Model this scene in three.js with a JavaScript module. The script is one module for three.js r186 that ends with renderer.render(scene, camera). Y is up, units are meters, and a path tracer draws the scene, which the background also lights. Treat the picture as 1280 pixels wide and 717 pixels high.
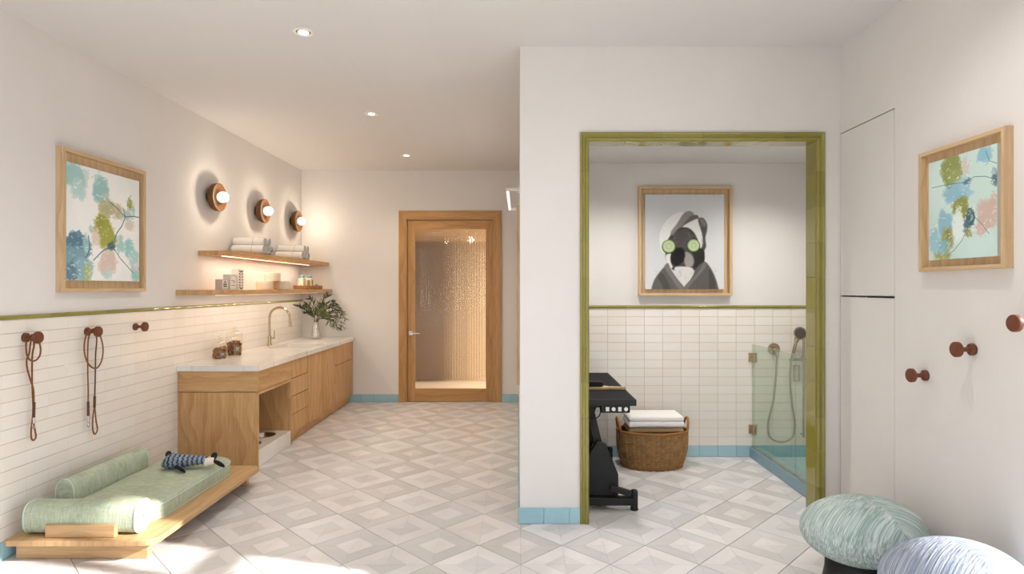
import * as THREE from 'three';
import { RectAreaLightUniformsLib } from 'three/addons/lights/RectAreaLightUniformsLib.js';
import { RoundedBoxGeometry } from 'three/addons/geometries/RoundedBoxGeometry.js';
import { mergeGeometries, toCreasedNormals } from 'three/addons/utils/BufferGeometryUtils.js';

// ---------------------------------------------------------------- camera, sky, sun, exposure
const scene = new THREE.Scene();
const renderer = new THREE.WebGLRenderer({ antialias: true });
renderer.toneMapping = THREE.LinearToneMapping;
renderer.toneMappingExposure = 0.41;
renderer.shadowMap.enabled = true;
RectAreaLightUniformsLib.init();
const EYE = 1.45;
const camera = new THREE.PerspectiveCamera(2 * Math.atan(717 / 2 / 746) * 180 / Math.PI, 1280 / 717, 0.05, 200);
camera.position.set(0, EYE, 0);
camera.lookAt(0, EYE, -5);
camera.setViewOffset(1280, 717, -8, -0.8, 1280, 717);       // a little lens shift
scene.add(camera);
scene.background = new THREE.Color().setRGB(7.1, 8.0, 9.5);
const sun = new THREE.DirectionalLight(new THREE.Color().setRGB(1, 0.97, 0.93), 32);
sun.position.set(9.64, 4.82, 2.65);
sun.target.position.set(0, 0, 0);
sun.castShadow = true;
sun.shadow.radius = 1.6;
sun.shadow.mapSize.set(2048, 2048);
Object.assign(sun.shadow.camera, { left: -9, right: 9, top: 9, bottom: -9, near: 0.5, far: 40 });
scene.add(sun, sun.target);
const WARM = new THREE.Color().setRGB(1, 0.85, 0.68);       // lamp light
const NEUTRAL = new THREE.Color().setRGB(1, 0.97, 0.94);
const LAMP = { down: 8.6, side: 1.5, wall: 6, alcove: 12.5, sconce: 1.5, led: 145, vanity: 25, hall: 26 };

// ---------------------------------------------------------------- small tools
function rng(seed) { let a = seed >>> 0; return () => { a = (a + 0x6D2B79F5) | 0; let t = Math.imul(a ^ (a >>> 15), 1 | a); t = (t + Math.imul(t ^ (t >>> 7), 61 | t)) ^ t; return ((t ^ (t >>> 14)) >>> 0) / 4294967296; }; }
const rand = rng(7);
const rr = (a, b) => a + (b - a) * rand();
const mix = (a, b, t) => a + (b - a) * t;
const clamp = (x, a = 0, b = 1) => Math.min(b, Math.max(a, x));
const sstep = (a, b, x) => { const t = clamp((x - a) / (b - a)); return t * t * (3 - 2 * t); };
function h2(x, y, s) { let h = Math.imul(x, 374761393) ^ Math.imul(y, 668265263) ^ Math.imul(s, 2147483647 ^ 0x5bd1e995); h = Math.imul(h ^ (h >>> 13), 1274126177); return ((h ^ (h >>> 16)) >>> 0) / 4294967296; }
function vn(x, y, px, py, s) {                                // tileable value noise
  const xi = Math.floor(x), yi = Math.floor(y), fx = x - xi, fy = y - yi;
  const a = ((xi % px) + px) % px, b = (a + 1) % px, c = ((yi % py) + py) % py, d = (c + 1) % py;
  const u = fx * fx * (3 - 2 * fx), v = fy * fy * (3 - 2 * fy);
  return mix(mix(h2(a, c, s), h2(b, c, s), u), mix(h2(a, d, s), h2(b, d, s), u), v);
}
function fbm(u, v, px, py, s, oct = 4) { let t = 0, a = 0.5, n = 0; for (let i = 0; i < oct; i++) { t += a * vn(u * px, v * py, px, py, s + i * 17); n += a; a *= 0.5; px *= 2; py *= 2; } return t / n; }
function tex(w, h, fn, metres, srgb = true) {
  const d = new Uint8Array(w * h * 4);
  for (let j = 0; j < h; j++) for (let i = 0; i < w; i++) {
    const c = fn((i + 0.5) / w, (j + 0.5) / h), k = 4 * (j * w + i);
    d[k] = clamp(c[0], 0, 255); d[k + 1] = clamp(c[1], 0, 255); d[k + 2] = clamp(c[2], 0, 255); d[k + 3] = 255;
  }
  const t = new THREE.DataTexture(d, w, h);
  t.wrapS = t.wrapT = THREE.RepeatWrapping; t.magFilter = THREE.LinearFilter; t.minFilter = THREE.LinearFilter;
  if (srgb) t.colorSpace = THREE.SRGBColorSpace;
  if (metres) t.repeat.set(1 / metres[0], 1 / metres[1]);
  t.needsUpdate = true;
  return t;
}
const grey = v => [v, v, v];
function canvasTex(w, h, draw) {
  const c = document.createElement('canvas'); c.width = w; c.height = h; draw(c.getContext('2d'), w, h);
  const t = new THREE.CanvasTexture(c); t.colorSpace = THREE.SRGBColorSpace; return t;
}
const hex = (s) => [parseInt(s.slice(1, 3), 16), parseInt(s.slice(3, 5), 16), parseInt(s.slice(5, 7), 16)];
const lerp3 = (a, b, t) => [mix(a[0], b[0], t), mix(a[1], b[1], t), mix(a[2], b[2], t)];

const used = new Map();
function numbered(n) { const k = used.get(n) ?? 0; used.set(n, k + 1); return k ? `${n}_${String(k).padStart(3, '0')}` : n; }
function tag(o, label, category, group, kind) { o.userData.label = label; o.userData.category = category; if (group) o.userData.group = group; if (kind) o.userData.kind = kind; return o; }
function thing(name, label, category, pos = [0, 0, 0], turn = 0, group, kind) {
  const o = new THREE.Group(); o.name = numbered(name); o.position.set(...pos); o.rotation.y = turn; scene.add(o);
  return tag(o, label, category, group, kind);
}
const structure = (name, label, category) => thing(name, label, category, [0, 0, 0], 0, undefined, 'structure');
function part(name, geo, mat, parent, label, kind) {
  const g = Array.isArray(geo) ? (geo.length > 1 ? mergeGeometries(geo.map(plain)) : geo[0]) : geo;
  const m = new THREE.Mesh(g, mat); m.name = name; parent.add(m);
  if (label) m.userData.label = label;
  if (kind) m.userData.kind = kind;
  return m;
}
function plain(g) {                                          // same attributes everywhere so that geometries merge
  const n = g.index ? g.toNonIndexed() : g;
  if (!n.attributes.normal) n.computeVertexNormals();
  if (!n.attributes.uv) n.setAttribute('uv', new THREE.BufferAttribute(new Float32Array(n.attributes.position.count * 2), 2));
  for (const k of Object.keys(n.attributes)) if (!['position', 'normal', 'uv', 'color'].includes(k)) n.deleteAttribute(k);
  return n;
}
function mapUV(geo, grain = 'y', du = 0, dv = 0) {           // uv in metres by face direction; v runs along the grain
  const g = plain(geo), p = g.attributes.position, n = g.attributes.normal, uv = g.attributes.uv;
  const G = 'xyz'.indexOf(grain);
  for (let i = 0; i < p.count; i += 3) {
    const nx = [0, 1, 2].map(k => Math.abs(n.array[3 * i + k] + n.array[3 * i + 3 + k] + n.array[3 * i + 6 + k]));
    const N = nx.indexOf(Math.max(...nx));
    for (let k = i; k < i + 3; k++) {
      const q = [p.getX(k), p.getY(k), p.getZ(k)];
      if (N === G) { const o = [0, 1, 2].filter(a => a !== N); uv.setXY(k, q[o[0]] * 1 + du, q[o[1]] * 0.15 + dv); }
      else { const o = [0, 1, 2].find(a => a !== N && a !== G); uv.setXY(k, q[o] + du + q[N] * 0.7, q[G] + dv); }
    }
  }
  return g;
}
const wuv = (g, grain) => mapUV(g, grain, rr(0, 3), rr(0, 3));
function box(x0, x1, y0, y1, z0, z1, r = 0.0015) {          // a box between two corners with softened edges
  const w = Math.abs(x1 - x0), h = Math.abs(y1 - y0), d = Math.abs(z1 - z0);
  const g = r > 0 ? new RoundedBoxGeometry(w, h, d, 1, Math.min(r, w / 2.2, h / 2.2, d / 2.2)) : new THREE.BoxGeometry(w, h, d);
  return plain(g).translate((x0 + x1) / 2, (y0 + y1) / 2, (z0 + z1) / 2);
}
const wbox = (x0, x1, y0, y1, z0, z1, grain, r) => wuv(box(x0, x1, y0, y1, z0, z1, r), grain);
function lathe(pts, seg = 40) { return new THREE.LatheGeometry(pts.map(p => new THREE.Vector2(p[0], p[1])), seg); }
function tube(pts, r, seg = 48, rad = 8, closed = false) { return new THREE.TubeGeometry(new THREE.CatmullRomCurve3(pts.map(p => new THREE.Vector3(...p)), closed), seg, r, rad, closed); }
function rod(a, b, r, r2 = r, seg = 14) {
  const A = new THREE.Vector3(...a), B = new THREE.Vector3(...b), d = B.clone().sub(A);
  const g = new THREE.CylinderGeometry(r2, r, d.length(), seg);
  g.applyQuaternion(new THREE.Quaternion().setFromUnitVectors(new THREE.Vector3(0, 1, 0), d.clone().normalize()));
  return g.translate((A.x + B.x) / 2, (A.y + B.y) / 2, (A.z + B.z) / 2);
}
function bar(a, b, w, h) {                                   // a square bar between two points (w across z, h across the other)
  const A = new THREE.Vector3(...a), B = new THREE.Vector3(...b), d = B.clone().sub(A);
  const g = plain(new RoundedBoxGeometry(h, d.length(), w, 1, 0.004));
  g.applyQuaternion(new THREE.Quaternion().setFromUnitVectors(new THREE.Vector3(0, 1, 0), d.clone().normalize()));
  return g.translate((A.x + B.x) / 2, (A.y + B.y) / 2, (A.z + B.z) / 2);
}
function colour(g, fn) { const p = g.attributes.position, c = new Float32Array(p.count * 3), k = new THREE.Color(); for (let i = 0; i < p.count; i++) { const q = fn(p.getX(i), p.getY(i), p.getZ(i), i); k.setRGB(q[0] / 255, q[1] / 255, q[2] / 255, THREE.SRGBColorSpace); c.set([k.r, k.g, k.b], 3 * i); } g.setAttribute('color', new THREE.BufferAttribute(c, 3)); return g; }

// ---------------------------------------------------------------- textures and materials
function woodTex(light, dark, seed, K, warpA, pore = 1) {
  const L = hex(light), D = hex(dark);
  return tex(768, 768, (u, v) => {
    const w = fbm(u, v, 3, 2, seed, 3), w2 = fbm(u, v, 10, 3, seed + 5, 2);
    const ring = u * K + (w - 0.5) * warpA + (w2 - 0.5) * 0.3;
    const f = ring - Math.floor(ring);
    const late = Math.pow(f, 2.2) * (1 - sstep(0.93, 1.0, f));
    const fibre = vn(u * 260, v * 14, 260, 14, seed + 9), fib2 = vn(u * 90, v * 5, 90, 5, seed + 11);
    const p = vn(u * 380, v * 26, 380, 26, seed + 13);
    const big = fbm(u, v, 4, 2, seed + 21, 3);
    let t = 0.38 * late + 0.28 * fibre + 0.26 * fib2 + 0.4 * (big - 0.5);
    if (p > 0.80) t += pore * (p - 0.80) * 1.6;
    return lerp3(L, D, clamp(t));
  }, [1.0, 1.0]);
}
const oakTex = woodTex('#d8ae7b', '#ab7d48', 3, 9, 3);
const doorTex = woodTex('#c4965f', '#976a38', 31, 10, 2.6);
const walnutTex = woodTex('#a87b4c', '#6f4a27', 51, 12, 8);
const fineTex = woodTex('#dcc09a', '#b8966a', 71, 16, 3);
const fibreBump = tex(256, 256, (u, v) => grey(90 + 90 * vn(u * 128, v * 8, 128, 8, 5) + 60 * vn(u * 40, v * 3, 40, 3, 6)), [0.5, 0.5], false);
const M = {};
const std = (o) => new THREE.MeshStandardMaterial(o);
M.oak = std({ map: oakTex, roughness: 0.5, bumpMap: fibreBump, bumpScale: 0.0006 });
M.doorOak = std({ map: doorTex, roughness: 0.45, bumpMap: fibreBump, bumpScale: 0.0006 });
M.walnut = std({ map: walnutTex, roughness: 0.5 });
M.sconceWood = std({ map: walnutTex, color: '#b5a98c', roughness: 0.5 });
M.bedOak = std({ map: fineTex, color: '#f2e6d6', roughness: 0.5, bumpMap: fibreBump, bumpScale: 0.0006 });
M.paleOak = std({ map: fineTex, roughness: 0.55, bumpMap: fibreBump, bumpScale: 0.0005 });
const plasterBump = tex(512, 512, (u, v) => grey(255 * (0.55 * fbm(u, v, 6, 6, 2, 5) + 0.3 * fbm(u, v, 40, 40, 4, 3) + 0.15 * h2(Math.floor(u * 512), Math.floor(v * 512), 3))), [1.6, 1.6], false);
const plasterTex = (base, amp) => tex(512, 512, (u, v) => { const n = 1 + amp * (fbm(u, v, 5, 4, 61, 5) - 0.5); return hex(base).map(c => c * n); }, [2.2, 2.2]);
M.plaster = std({ map: plasterTex('#e4dfda', 0.03), roughness: 0.85, bumpMap: plasterBump, bumpScale: 0.0015 });
M.ceiling = std({ map: plasterTex('#dedbd8', 0.02), roughness: 0.92, bumpMap: plasterBump, bumpScale: 0.001 });
M.screed = std({ color: '#837b73', roughness: 0.95 });
M.grout = std({ color: '#c4b6a3', roughness: 0.95 });
const glazeBump = tex(256, 256, (u, v) => grey(255 * (0.75 * fbm(u, v, 3, 3, 8, 2) + 0.25 * fbm(u, v, 12, 12, 9, 2))), [0.32, 0.2], false);
const glaze = (color, rough = 0.12, bs = 0.003) => new THREE.MeshPhysicalMaterial({ color, roughness: rough, bumpMap: glazeBump, bumpScale: bs, specularIntensity: 1, clearcoat: 0.4, clearcoatRoughness: 0.06 });
M.creamTile = ['#efe8de', '#eee6db', '#f0eae1'].map(c => glaze(c, 0.16));
M.blueTile = ['#a1c6cf', '#9cc1cb', '#a6cad3'].map(c => glaze(c, 0.2));
M.greenTile = ['#8e863a', '#898136', '#948c42'].map(c => glaze(c, 0.13, 0.0015));
const stoneTex = tex(512, 512, (u, v) => { const n = 0.93 + 0.10 * fbm(u, v, 6, 6, 90, 5) + 0.03 * (h2(Math.floor(u * 512), Math.floor(v * 512), 8) - 0.5); return grey(255 * Math.min(1, n)); }, [0.9, 0.9]);
const stoneBump = tex(256, 256, (u, v) => grey(255 * fbm(u, v, 14, 14, 33, 4)), [0.5, 0.5], false);
M.floorTile = std({ vertexColors: true, map: stoneTex, roughness: 0.42, bumpMap: stoneBump, bumpScale: 0.0004 });
const marbleTex = tex(768, 768, (u, v) => {
  const a = fbm(u, v, 3, 3, 101, 5), b = fbm(u, v, 5, 4, 131, 4);
  const vein = Math.abs(Math.sin(Math.PI * (2 * u + 3 * v + 3.2 * (a - 0.5)))); const v2 = Math.abs(Math.sin(Math.PI * (5 * u - 2 * v + 4.5 * (b - 0.5))));
  let t = 0.5 * Math.exp(-vein * 22) * sstep(0.35, 0.65, b) + 0.28 * Math.exp(-v2 * 26) * sstep(0.45, 0.65, a) + 0.10 * sstep(0.5, 0.7, a);
  return lerp3([240, 236, 230], [132, 124, 116], clamp(t));
}, [1.1, 1.1]);
M.marble = new THREE.MeshPhysicalMaterial({ map: marbleTex, roughness: 0.16, clearcoat: 0.3 });
function linenTex(base, light, dark, seed) {
  const B = hex(base), L = hex(light), D = hex(dark);
  return tex(512, 512, (u, v) => {
    const a = vn(u * 256, v * 18, 256, 18, seed), b = vn(u * 18, v * 256, 18, 256, seed + 3), c = fbm(u, v, 6, 6, seed + 7, 3), e = h2(Math.floor(u * 256), Math.floor(v * 256), seed);
    const t = 0.55 * b + 0.25 * a + 0.2 * e + 0.3 * (c - 0.5);
    return t > 0.5 ? lerp3(B, L, (t - 0.5) * 2) : lerp3(B, D, (0.5 - t) * 2);
  }, [0.5, 0.5]);
}
const weaveBump = tex(256, 256, (u, v) => grey(127 + 60 * Math.sin(u * 2 * Math.PI * 64) * Math.sin(v * 2 * Math.PI * 64) + 60 * (vn(u * 64, v * 64, 64, 64, 4) - 0.5)), [0.15, 0.15], false);
M.greenLinen = std({ map: linenTex('#afb89f', '#d2d8c4', '#8f9a80', 201), roughness: 0.95, bumpMap: weaveBump, bumpScale: 0.0008 });
M.piping = std({ color: '#c9dccf', roughness: 0.8 });
M.black = std({ color: '#0b0b0b', roughness: 0.55 });
M.blackRough = std({ color: '#121212', roughness: 0.8 });
M.white = std({ color: '#f1efec', roughness: 0.6 });
M.whiteMetal = std({ color: '#e9e6e2', roughness: 0.35, metalness: 0.2 });
M.steel = std({ color: '#c9c3ba', roughness: 0.22, metalness: 1 });
M.nickel = std({ color: '#b9a98e', roughness: 0.24, metalness: 1 });
M.hook = std({ color: '#6e3a20', roughness: 0.45 });
M.leather = std({ color: '#7b4a22', roughness: 0.5 });
M.leatherDark = std({ color: '#5a3216', roughness: 0.6 });
M.clearGlass = new THREE.MeshPhysicalMaterial({ color: '#ffffff', roughness: 0, transmission: 1, thickness: 0, ior: 1.5 });
M.jarGlass = new THREE.MeshPhysicalMaterial({ color: '#fdfbf6', roughness: 0.01, transmission: 1, thickness: 0, ior: 1.5 });
M.showerGlass = new THREE.MeshPhysicalMaterial({ color: '#eff5ee', roughness: 0, transmission: 1, thickness: 0, ior: 1.5 });
M.reeded = new THREE.MeshPhysicalMaterial({ color: '#f4ece0', roughness: 0.06, transmission: 1, thickness: 0.01, ior: 1.5 });
const terryBump = tex(256, 256, (u, v) => grey(255 * (0.6 * vn(u * 90, v * 90, 90, 90, 12) + 0.4 * vn(u * 40, v * 40, 40, 40, 13))), [0.25, 0.25], false);
M.towel = std({ color: '#f3efea', roughness: 1, bumpMap: terryBump, bumpScale: 0.003 });
M.beigeTowel = std({ color: '#b89a74', roughness: 1, bumpMap: terryBump, bumpScale: 0.003 });
const glow = (c, k) => std({ color: '#ffffff', emissive: c, emissiveIntensity: k, roughness: 0.6 });

// ---------------------------------------------------------------- measures of the place
const XL = -2.75, XR = 1.981, ZP = -3.675, ZPI = -3.798, ZB = -7.57, ZA = -5.122, ZF = 1.6, H = 2.935, HA = 2.516, XC = 0.01, XCI = 0.13, XS = 3.0;
const RAIL = 1.3, TW = 0.1573, TH = 0.0735, BASE = 0.1;

// ---------------------------------------------------------------- structure
const ground = structure('ground', 'pale paved ground outside the windows', 'ground');
part('paving', new THREE.BoxGeometry(60, 0.2, 60).translate(0, -0.35, 0), std({ color: '#b9b4aa', roughness: 0.9 }), ground);

// floor: diagonal square tiles, each a mitred frame of four strips round a square of four triangles
const floor = structure('floor', 'floor of grey and white patterned square tiles laid on the diagonal', 'floor');
part('screed', [new THREE.BoxGeometry(6.1, 0.2, 9.5).translate(0.2, -0.1035, -2.95)], M.screed, floor);
{
  const D = 0.468, h = D / 2, r = 0.46, gap = 0.0017, seam = 0.0004;
  const rects = [[XL, XR, ZP, ZF], [XL, XC, ZB, ZP], [0.431, 1.833, ZPI, ZP], [XCI, 1.985, ZA, ZPI]];
  const toneA = { frame: [211, 209, 207], core: [230, 226, 224] }, toneB = { frame: [230, 226, 224], core: [214, 211, 209] };
  const clip = (poly, [x0, x1, z0, z1]) => {
    for (const [ax, s, lim] of [[0, 1, x0], [0, -1, -x1], [1, 1, z0], [1, -1, -z1]]) {
      const out = [];
      for (let i = 0; i < poly.length; i++) {
        const a = poly[i], b = poly[(i + 1) % poly.length], da = s * a[ax] - lim, db = s * b[ax] - lim;
        if (da >= 0) out.push(a);
        if ((da >= 0) !== (db >= 0)) { const t = da / (da - db); out.push([mix(a[0], b[0], t), mix(a[1], b[1], t)]); }
      }
      poly = out; if (poly.length < 3) return [];
    }
    return poly;
  };
  function pieces(R) {                                        // eight pieces, centred on the origin, as [polygon, isCore, key]
    const C = [[0, -1], [1, 0], [0, 1], [-1, 0]], out = [];
    for (let k = 0; k < 4; k++) {
      const a = C[k], b = C[(k + 1) % 4], o = h - gap * 1.414, i = h * r;
      const shrink = poly => { const cx = poly.reduce((s, q) => s + q[0], 0) / poly.length, cz = poly.reduce((s, q) => s + q[1], 0) / poly.length; return poly.map(([x, z]) => { const d = Math.hypot(x - cx, z - cz); return [x - (x - cx) / d * seam * 1.6, z - (z - cz) / d * seam * 1.6]; }); };
      out.push([shrink([[a[0] * o, a[1] * o], [b[0] * o, b[1] * o], [b[0] * i, b[1] * i], [a[0] * i, a[1] * i]]), false]);
      out.push([shrink([[a[0] * i, a[1] * i], [b[0] * i, b[1] * i], [0, 0]]), true]);
    }
    return out;
  }
  function build(polys) {                                     // polys: [polygon, colour]; flat tops plus short sides
    const pos = [], col = [], nor = [], uv = [], c = new THREE.Color();
    for (const [poly, rgb, off] of polys) {
      c.setRGB(rgb[0] / 255, rgb[1] / 255, rgb[2] / 255, THREE.SRGBColorSpace);
      const put = (x, y, z, nx, ny, nz) => { pos.push(x, y, z); nor.push(nx, ny, nz); col.push(c.r, c.g, c.b); uv.push(x + off[0], z + off[1]); };
      for (let i = 1; i + 1 < poly.length; i++) { const t = [poly[0], poly[i], poly[i + 1]]; const s = (t[1][0] - t[0][0]) * (t[2][1] - t[0][1]) - (t[1][1] - t[0][1]) * (t[2][0] - t[0][0]); for (const q of s < 0 ? t : [t[0], t[2], t[1]]) put(q[0], 0, q[1], 0, 1, 0); }
      for (let i = 0; i < poly.length; i++) {
        const a = poly[i], b = poly[(i + 1) % poly.length], l = Math.hypot(b[0] - a[0], b[1] - a[1]) || 1, nx = (b[1] - a[1]) / l, nz = -(b[0] - a[0]) / l;
        put(a[0], 0, a[1], nx, 0, nz); put(b[0], 0, b[1], nx, 0, nz); put(b[0], -0.003, b[1], nx, 0, nz);
        put(a[0], 0, a[1], nx, 0, nz); put(b[0], -0.003, b[1], nx, 0, nz); put(a[0], -0.003, a[1], nx, 0, nz);
      }
    }
    const g = new THREE.BufferGeometry();
    g.setAttribute('position', new THREE.Float32BufferAttribute(pos, 3)); g.setAttribute('normal', new THREE.Float32BufferAttribute(nor, 3));
    g.setAttribute('uv', new THREE.Float32BufferAttribute(uv, 2)); g.setAttribute('color', new THREE.Float32BufferAttribute(col, 3));
    return g;
  }
  const P = pieces();
  const tint = (T) => { const w = rr(-2, 2), b = rr(-2.5, 2.5); return P.map(([, core]) => { const c = core ? T.core : T.frame, n = rr(-6, 6) + b; return [c[0] + n + w, c[1] + n, c[2] + n - w]; }); };
  const variants = [0, 1].map(t => Array.from({ length: 7 }, () => { const c = tint(t ? toneB : toneA), off = [rr(0, 5), rr(0, 5)]; return { c, off, g: build(P.map(([poly], i) => [poly, c[i], off])) }; }));
  const rest = [];
  for (const [t, X0, Z0] of [[0, -0.456, -3.36], [1, -0.69, -3.594]]) for (let i = -6; i < 8; i++) for (let j = -11; j < 12; j++) {
    const cx = X0 + i * D, cz = Z0 - j * D * 1.0;
    if (cx < XL - h || cx > 2.0 + h || cz > ZF + h || cz < ZB - h) continue;
    const V = variants[t][Math.floor(rand() * 7)];
    const inside = rects.some(([x0, x1, z0, z1]) => cx - h > x0 && cx + h < x1 && cz - h > z0 && cz + h < z1);
    let g = V.g;
    if (!inside) {
      const polys = [];
      for (const R of rects) P.forEach(([poly], k) => { const q = clip(poly, [R[0] - cx, R[1] - cx, R[2] - cz, R[3] - cz]); if (q.length > 2) polys.push([q, V.c[k], V.off]); });
      if (!polys.length) continue;
      g = build(polys);
    }
    if (cz > -2.7) { rest.push(g.clone().translate(cx, 0, cz)); continue; }
    const m = part('floor_tile', g, M.floorTile, floor); m.position.set(cx, 0, cz); m.name = numbered('floor_tile');
  }
  part('floor_tiles_by_the_windows', mergeGeometries(rest), M.floorTile, floor, undefined, 'stuff');
}

// glazed wall tiles ------------------------------------------------
function tileGeo(w, h, t, c, ou, ov) {                       // front faces +z, back at z = 0
  const a = w / 2, b = h / 2, P = [], U = [];
  const ring = (e, z) => [[-a + e, -b + e, z], [a - e, -b + e, z], [a - e, b - e, z], [-a + e, b - e, z]];
  const R = [ring(0, 0), ring(0, t - c), ring(c, t)];
  const tri = (...q) => q.forEach(v => { P.push(...v); U.push(v[0] + ou, v[1] + ov); });
  for (let l = 0; l < 2; l++) for (let i = 0; i < 4; i++) { const j = (i + 1) % 4; tri(R[l][i], R[l][j], R[l + 1][j]); tri(R[l][i], R[l + 1][j], R[l + 1][i]); }
  tri(R[2][0], R[2][1], R[2][2]); tri(R[2][0], R[2][2], R[2][3]);
  const g = new THREE.BufferGeometry(); g.setAttribute('position', new THREE.Float32BufferAttribute(P, 3)); g.setAttribute('uv', new THREE.Float32BufferAttribute(U, 2)); g.computeVertexNormals(); return g;
}
const creamGeo = Array.from({ length: 6 }, () => tileGeo(TW - 0.0006, TH - 0.0026, 0.009, 0.0007, rr(0, 3), rr(0, 3)));
const creamGeoWash = Array.from({ length: 6 }, () => tileGeo(TW - 0.0022, TH - 0.0022, 0.009, 0.0012, rr(0, 3), rr(0, 3)));
const baseGeo = Array.from({ length: 4 }, () => tileGeo(TW - 0.002, BASE - 0.003, 0.011, 0.0015, rr(0, 3), rr(0, 3)));
// lays tiles on a vertical plane: origin (x, z), direction along the wall (dx, dz), facing turn
function layTiles(parent, name, geos, mats, n, rows, y0, step, rowH, ox, oz, dx, dz, turn, skip, asRest, tilt = 0.004) {
  const rest = [];
  for (let i = 0; i < n; i++) for (let j = 0; j < rows; j++) {
    const s = (i + 0.5) * step, y = y0 + (j + 0.5) * rowH, x = ox + dx * s, z = oz + dz * s;
    const g = geos[Math.floor(rand() * geos.length)], mt = mats[Math.floor(rand() * mats.length)];
    const tx = rr(-tilt, tilt), ty = rr(-tilt, tilt) * 0.7;
    if (skip && skip(x, y, z)) continue;
    const m = new THREE.Mesh(g, mt); m.position.set(x, y, z); m.rotation.set(tx, turn + ty, 0, 'YXZ');
    if (asRest && asRest(x, y, z)) { m.updateMatrix(); rest.push(plain(g.clone()).applyMatrix4(m.matrix)); continue; }
    m.name = numbered(name); parent.add(m);
  }
  if (rest.length) part(name + 's_out_of_view', mergeGeometries(rest), mats[0], parent, undefined, 'stuff');
}
// bullnose rail pieces along a wall
const railProfile = new THREE.Shape(); railProfile.moveTo(0, 0); railProfile.lineTo(0.012, 0); railProfile.quadraticCurveTo(0.022, 0.002, 0.022, 0.012); railProfile.quadraticCurveTo(0.021, 0.024, 0.008, 0.025); railProfile.lineTo(0, 0.025);
const railGeo = (() => { const g = new THREE.ExtrudeGeometry(railProfile, { depth: TW - 0.0015, bevelEnabled: false, curveSegments: 5 }); return toCreasedNormals(g, 0.9); })();   // profile x = out of wall, extruded along +z

// left wall
const wallLeft = structure('wall_left', 'cream plastered wall over white tile wainscot with the leash pegs', 'wall');
part('plaster', mapUV(box(XL - 0.12, XL, 0, H, ZB - 0.12, ZF + 0.12, 0)), M.plaster, wallLeft);
part('grout_bed', box(XL, XL + 0.0055, BASE, RAIL - 0.02, ZB, ZF, 0), M.grout, wallLeft);
const nL = Math.ceil((ZF - ZB) / TW);
layTiles(wallLeft, 'wall_tile', creamGeo, M.creamTile, nL, 16, BASE, TW, TH, XL, ZB, 0, 1, Math.PI / 2, (x, y, z) => z > ZF - 0.05 || (z < -4.92 && y < 0.74), (x, y, z) => z > -3.0);
for (let i = 0; i < nL; i++) { const z = ZB + i * TW; if (z > ZF - TW) continue; const m = part(numbered('rail_tile'), railGeo, M.greenTile[i % 3], wallLeft); m.position.set(XL, RAIL - 0.024, z); }
const baseLeft = structure('baseboard_left', 'pale blue glazed tile skirting along the left wall', 'baseboard');
layTiles(baseLeft, 'skirting_tile', baseGeo, M.blueTile, nL, 1, 0, TW, BASE, XL, ZB, 0, 1, Math.PI / 2, (x, y, z) => z > ZF - 0.05 || (z < -4.92), (x, y, z) => z > -2.9);

// back wall with the door opening
const wallBack = structure('wall_back', 'beige plastered end wall around the oak door', 'wall');
part('plaster', [box(XL - 0.12, -1.43, 0, H, ZB - 0.12, ZB, 0), box(-0.308, XCI, 0, H, ZB - 0.12, ZB, 0), box(-1.43, -0.308, 2.329, H, ZB - 0.12, ZB, 0)].map(g => mapUV(g)), M.plaster, wallBack);
const baseBack = structure('baseboard_back', 'blue glazed tile skirting on both sides of the oak door', 'baseboard');
layTiles(baseBack, 'skirting_tile', baseGeo, M.blueTile, 4, 1, 0, TW, BASE, -2.145, ZB, 1, 0, 0, null, null);
layTiles(baseBack, 'skirting_tile', [tileGeo(0.104, BASE - 0.003, 0.011, 0.0015, 0, 0)], M.blueTile, 2, 1, 0, 0.106, BASE, -0.212, ZB, 1, 0, 0, null, null);

// wall between corridor and wash room, and the front wall with the tiled opening
const wallCorridor = structure('wall_corridor', 'plastered side wall of the corridor carrying the mirror', 'wall');
part('plaster', mapUV(box(XC, XCI, 0, H, ZB, ZPI, 0)), M.plaster, wallCorridor);
const baseCorridor = structure('baseboard_corridor', 'blue glazed tile skirting along the corridor side wall', 'baseboard');
layTiles(baseCorridor, 'skirting_tile', baseGeo, M.blueTile, 24, 1, 0, TW, BASE, XC, ZP, 0, -1, -Math.PI / 2, null, null);
const wallFrontal = structure('wall_wash_room_front', 'off-white plastered wall around the green tiled opening', 'wall');
part('plaster', [box(XC, 0.431, 0, H, ZPI, ZP, 0), box(1.833, XS + 0.12, 0, H, ZPI, ZP, 0), box(0.431, 1.833, 2.353, H, ZPI, ZP, 0)].map(g => mapUV(g)), M.plaster, wallFrontal);
const baseFrontal = structure('baseboard_wash_room_front', 'light blue glazed tile skirting left of the green opening', 'baseboard');
layTiles(baseFrontal, 'skirting_tile', baseGeo, M.blueTile, 2, 1, 0, TW, BASE, XC - 0.011, ZP, 1, 0, 0, null, null, 0.003);
layTiles(baseFrontal, 'skirting_tile', [tileGeo(0.064, BASE - 0.003, 0.011, 0.0015, 0, 0)], M.blueTile, 1, 1, 0, 0.066, BASE, XC - 0.011 + 2 * TW, ZP, 1, 0, 0, null, null, 0.003);

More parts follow.
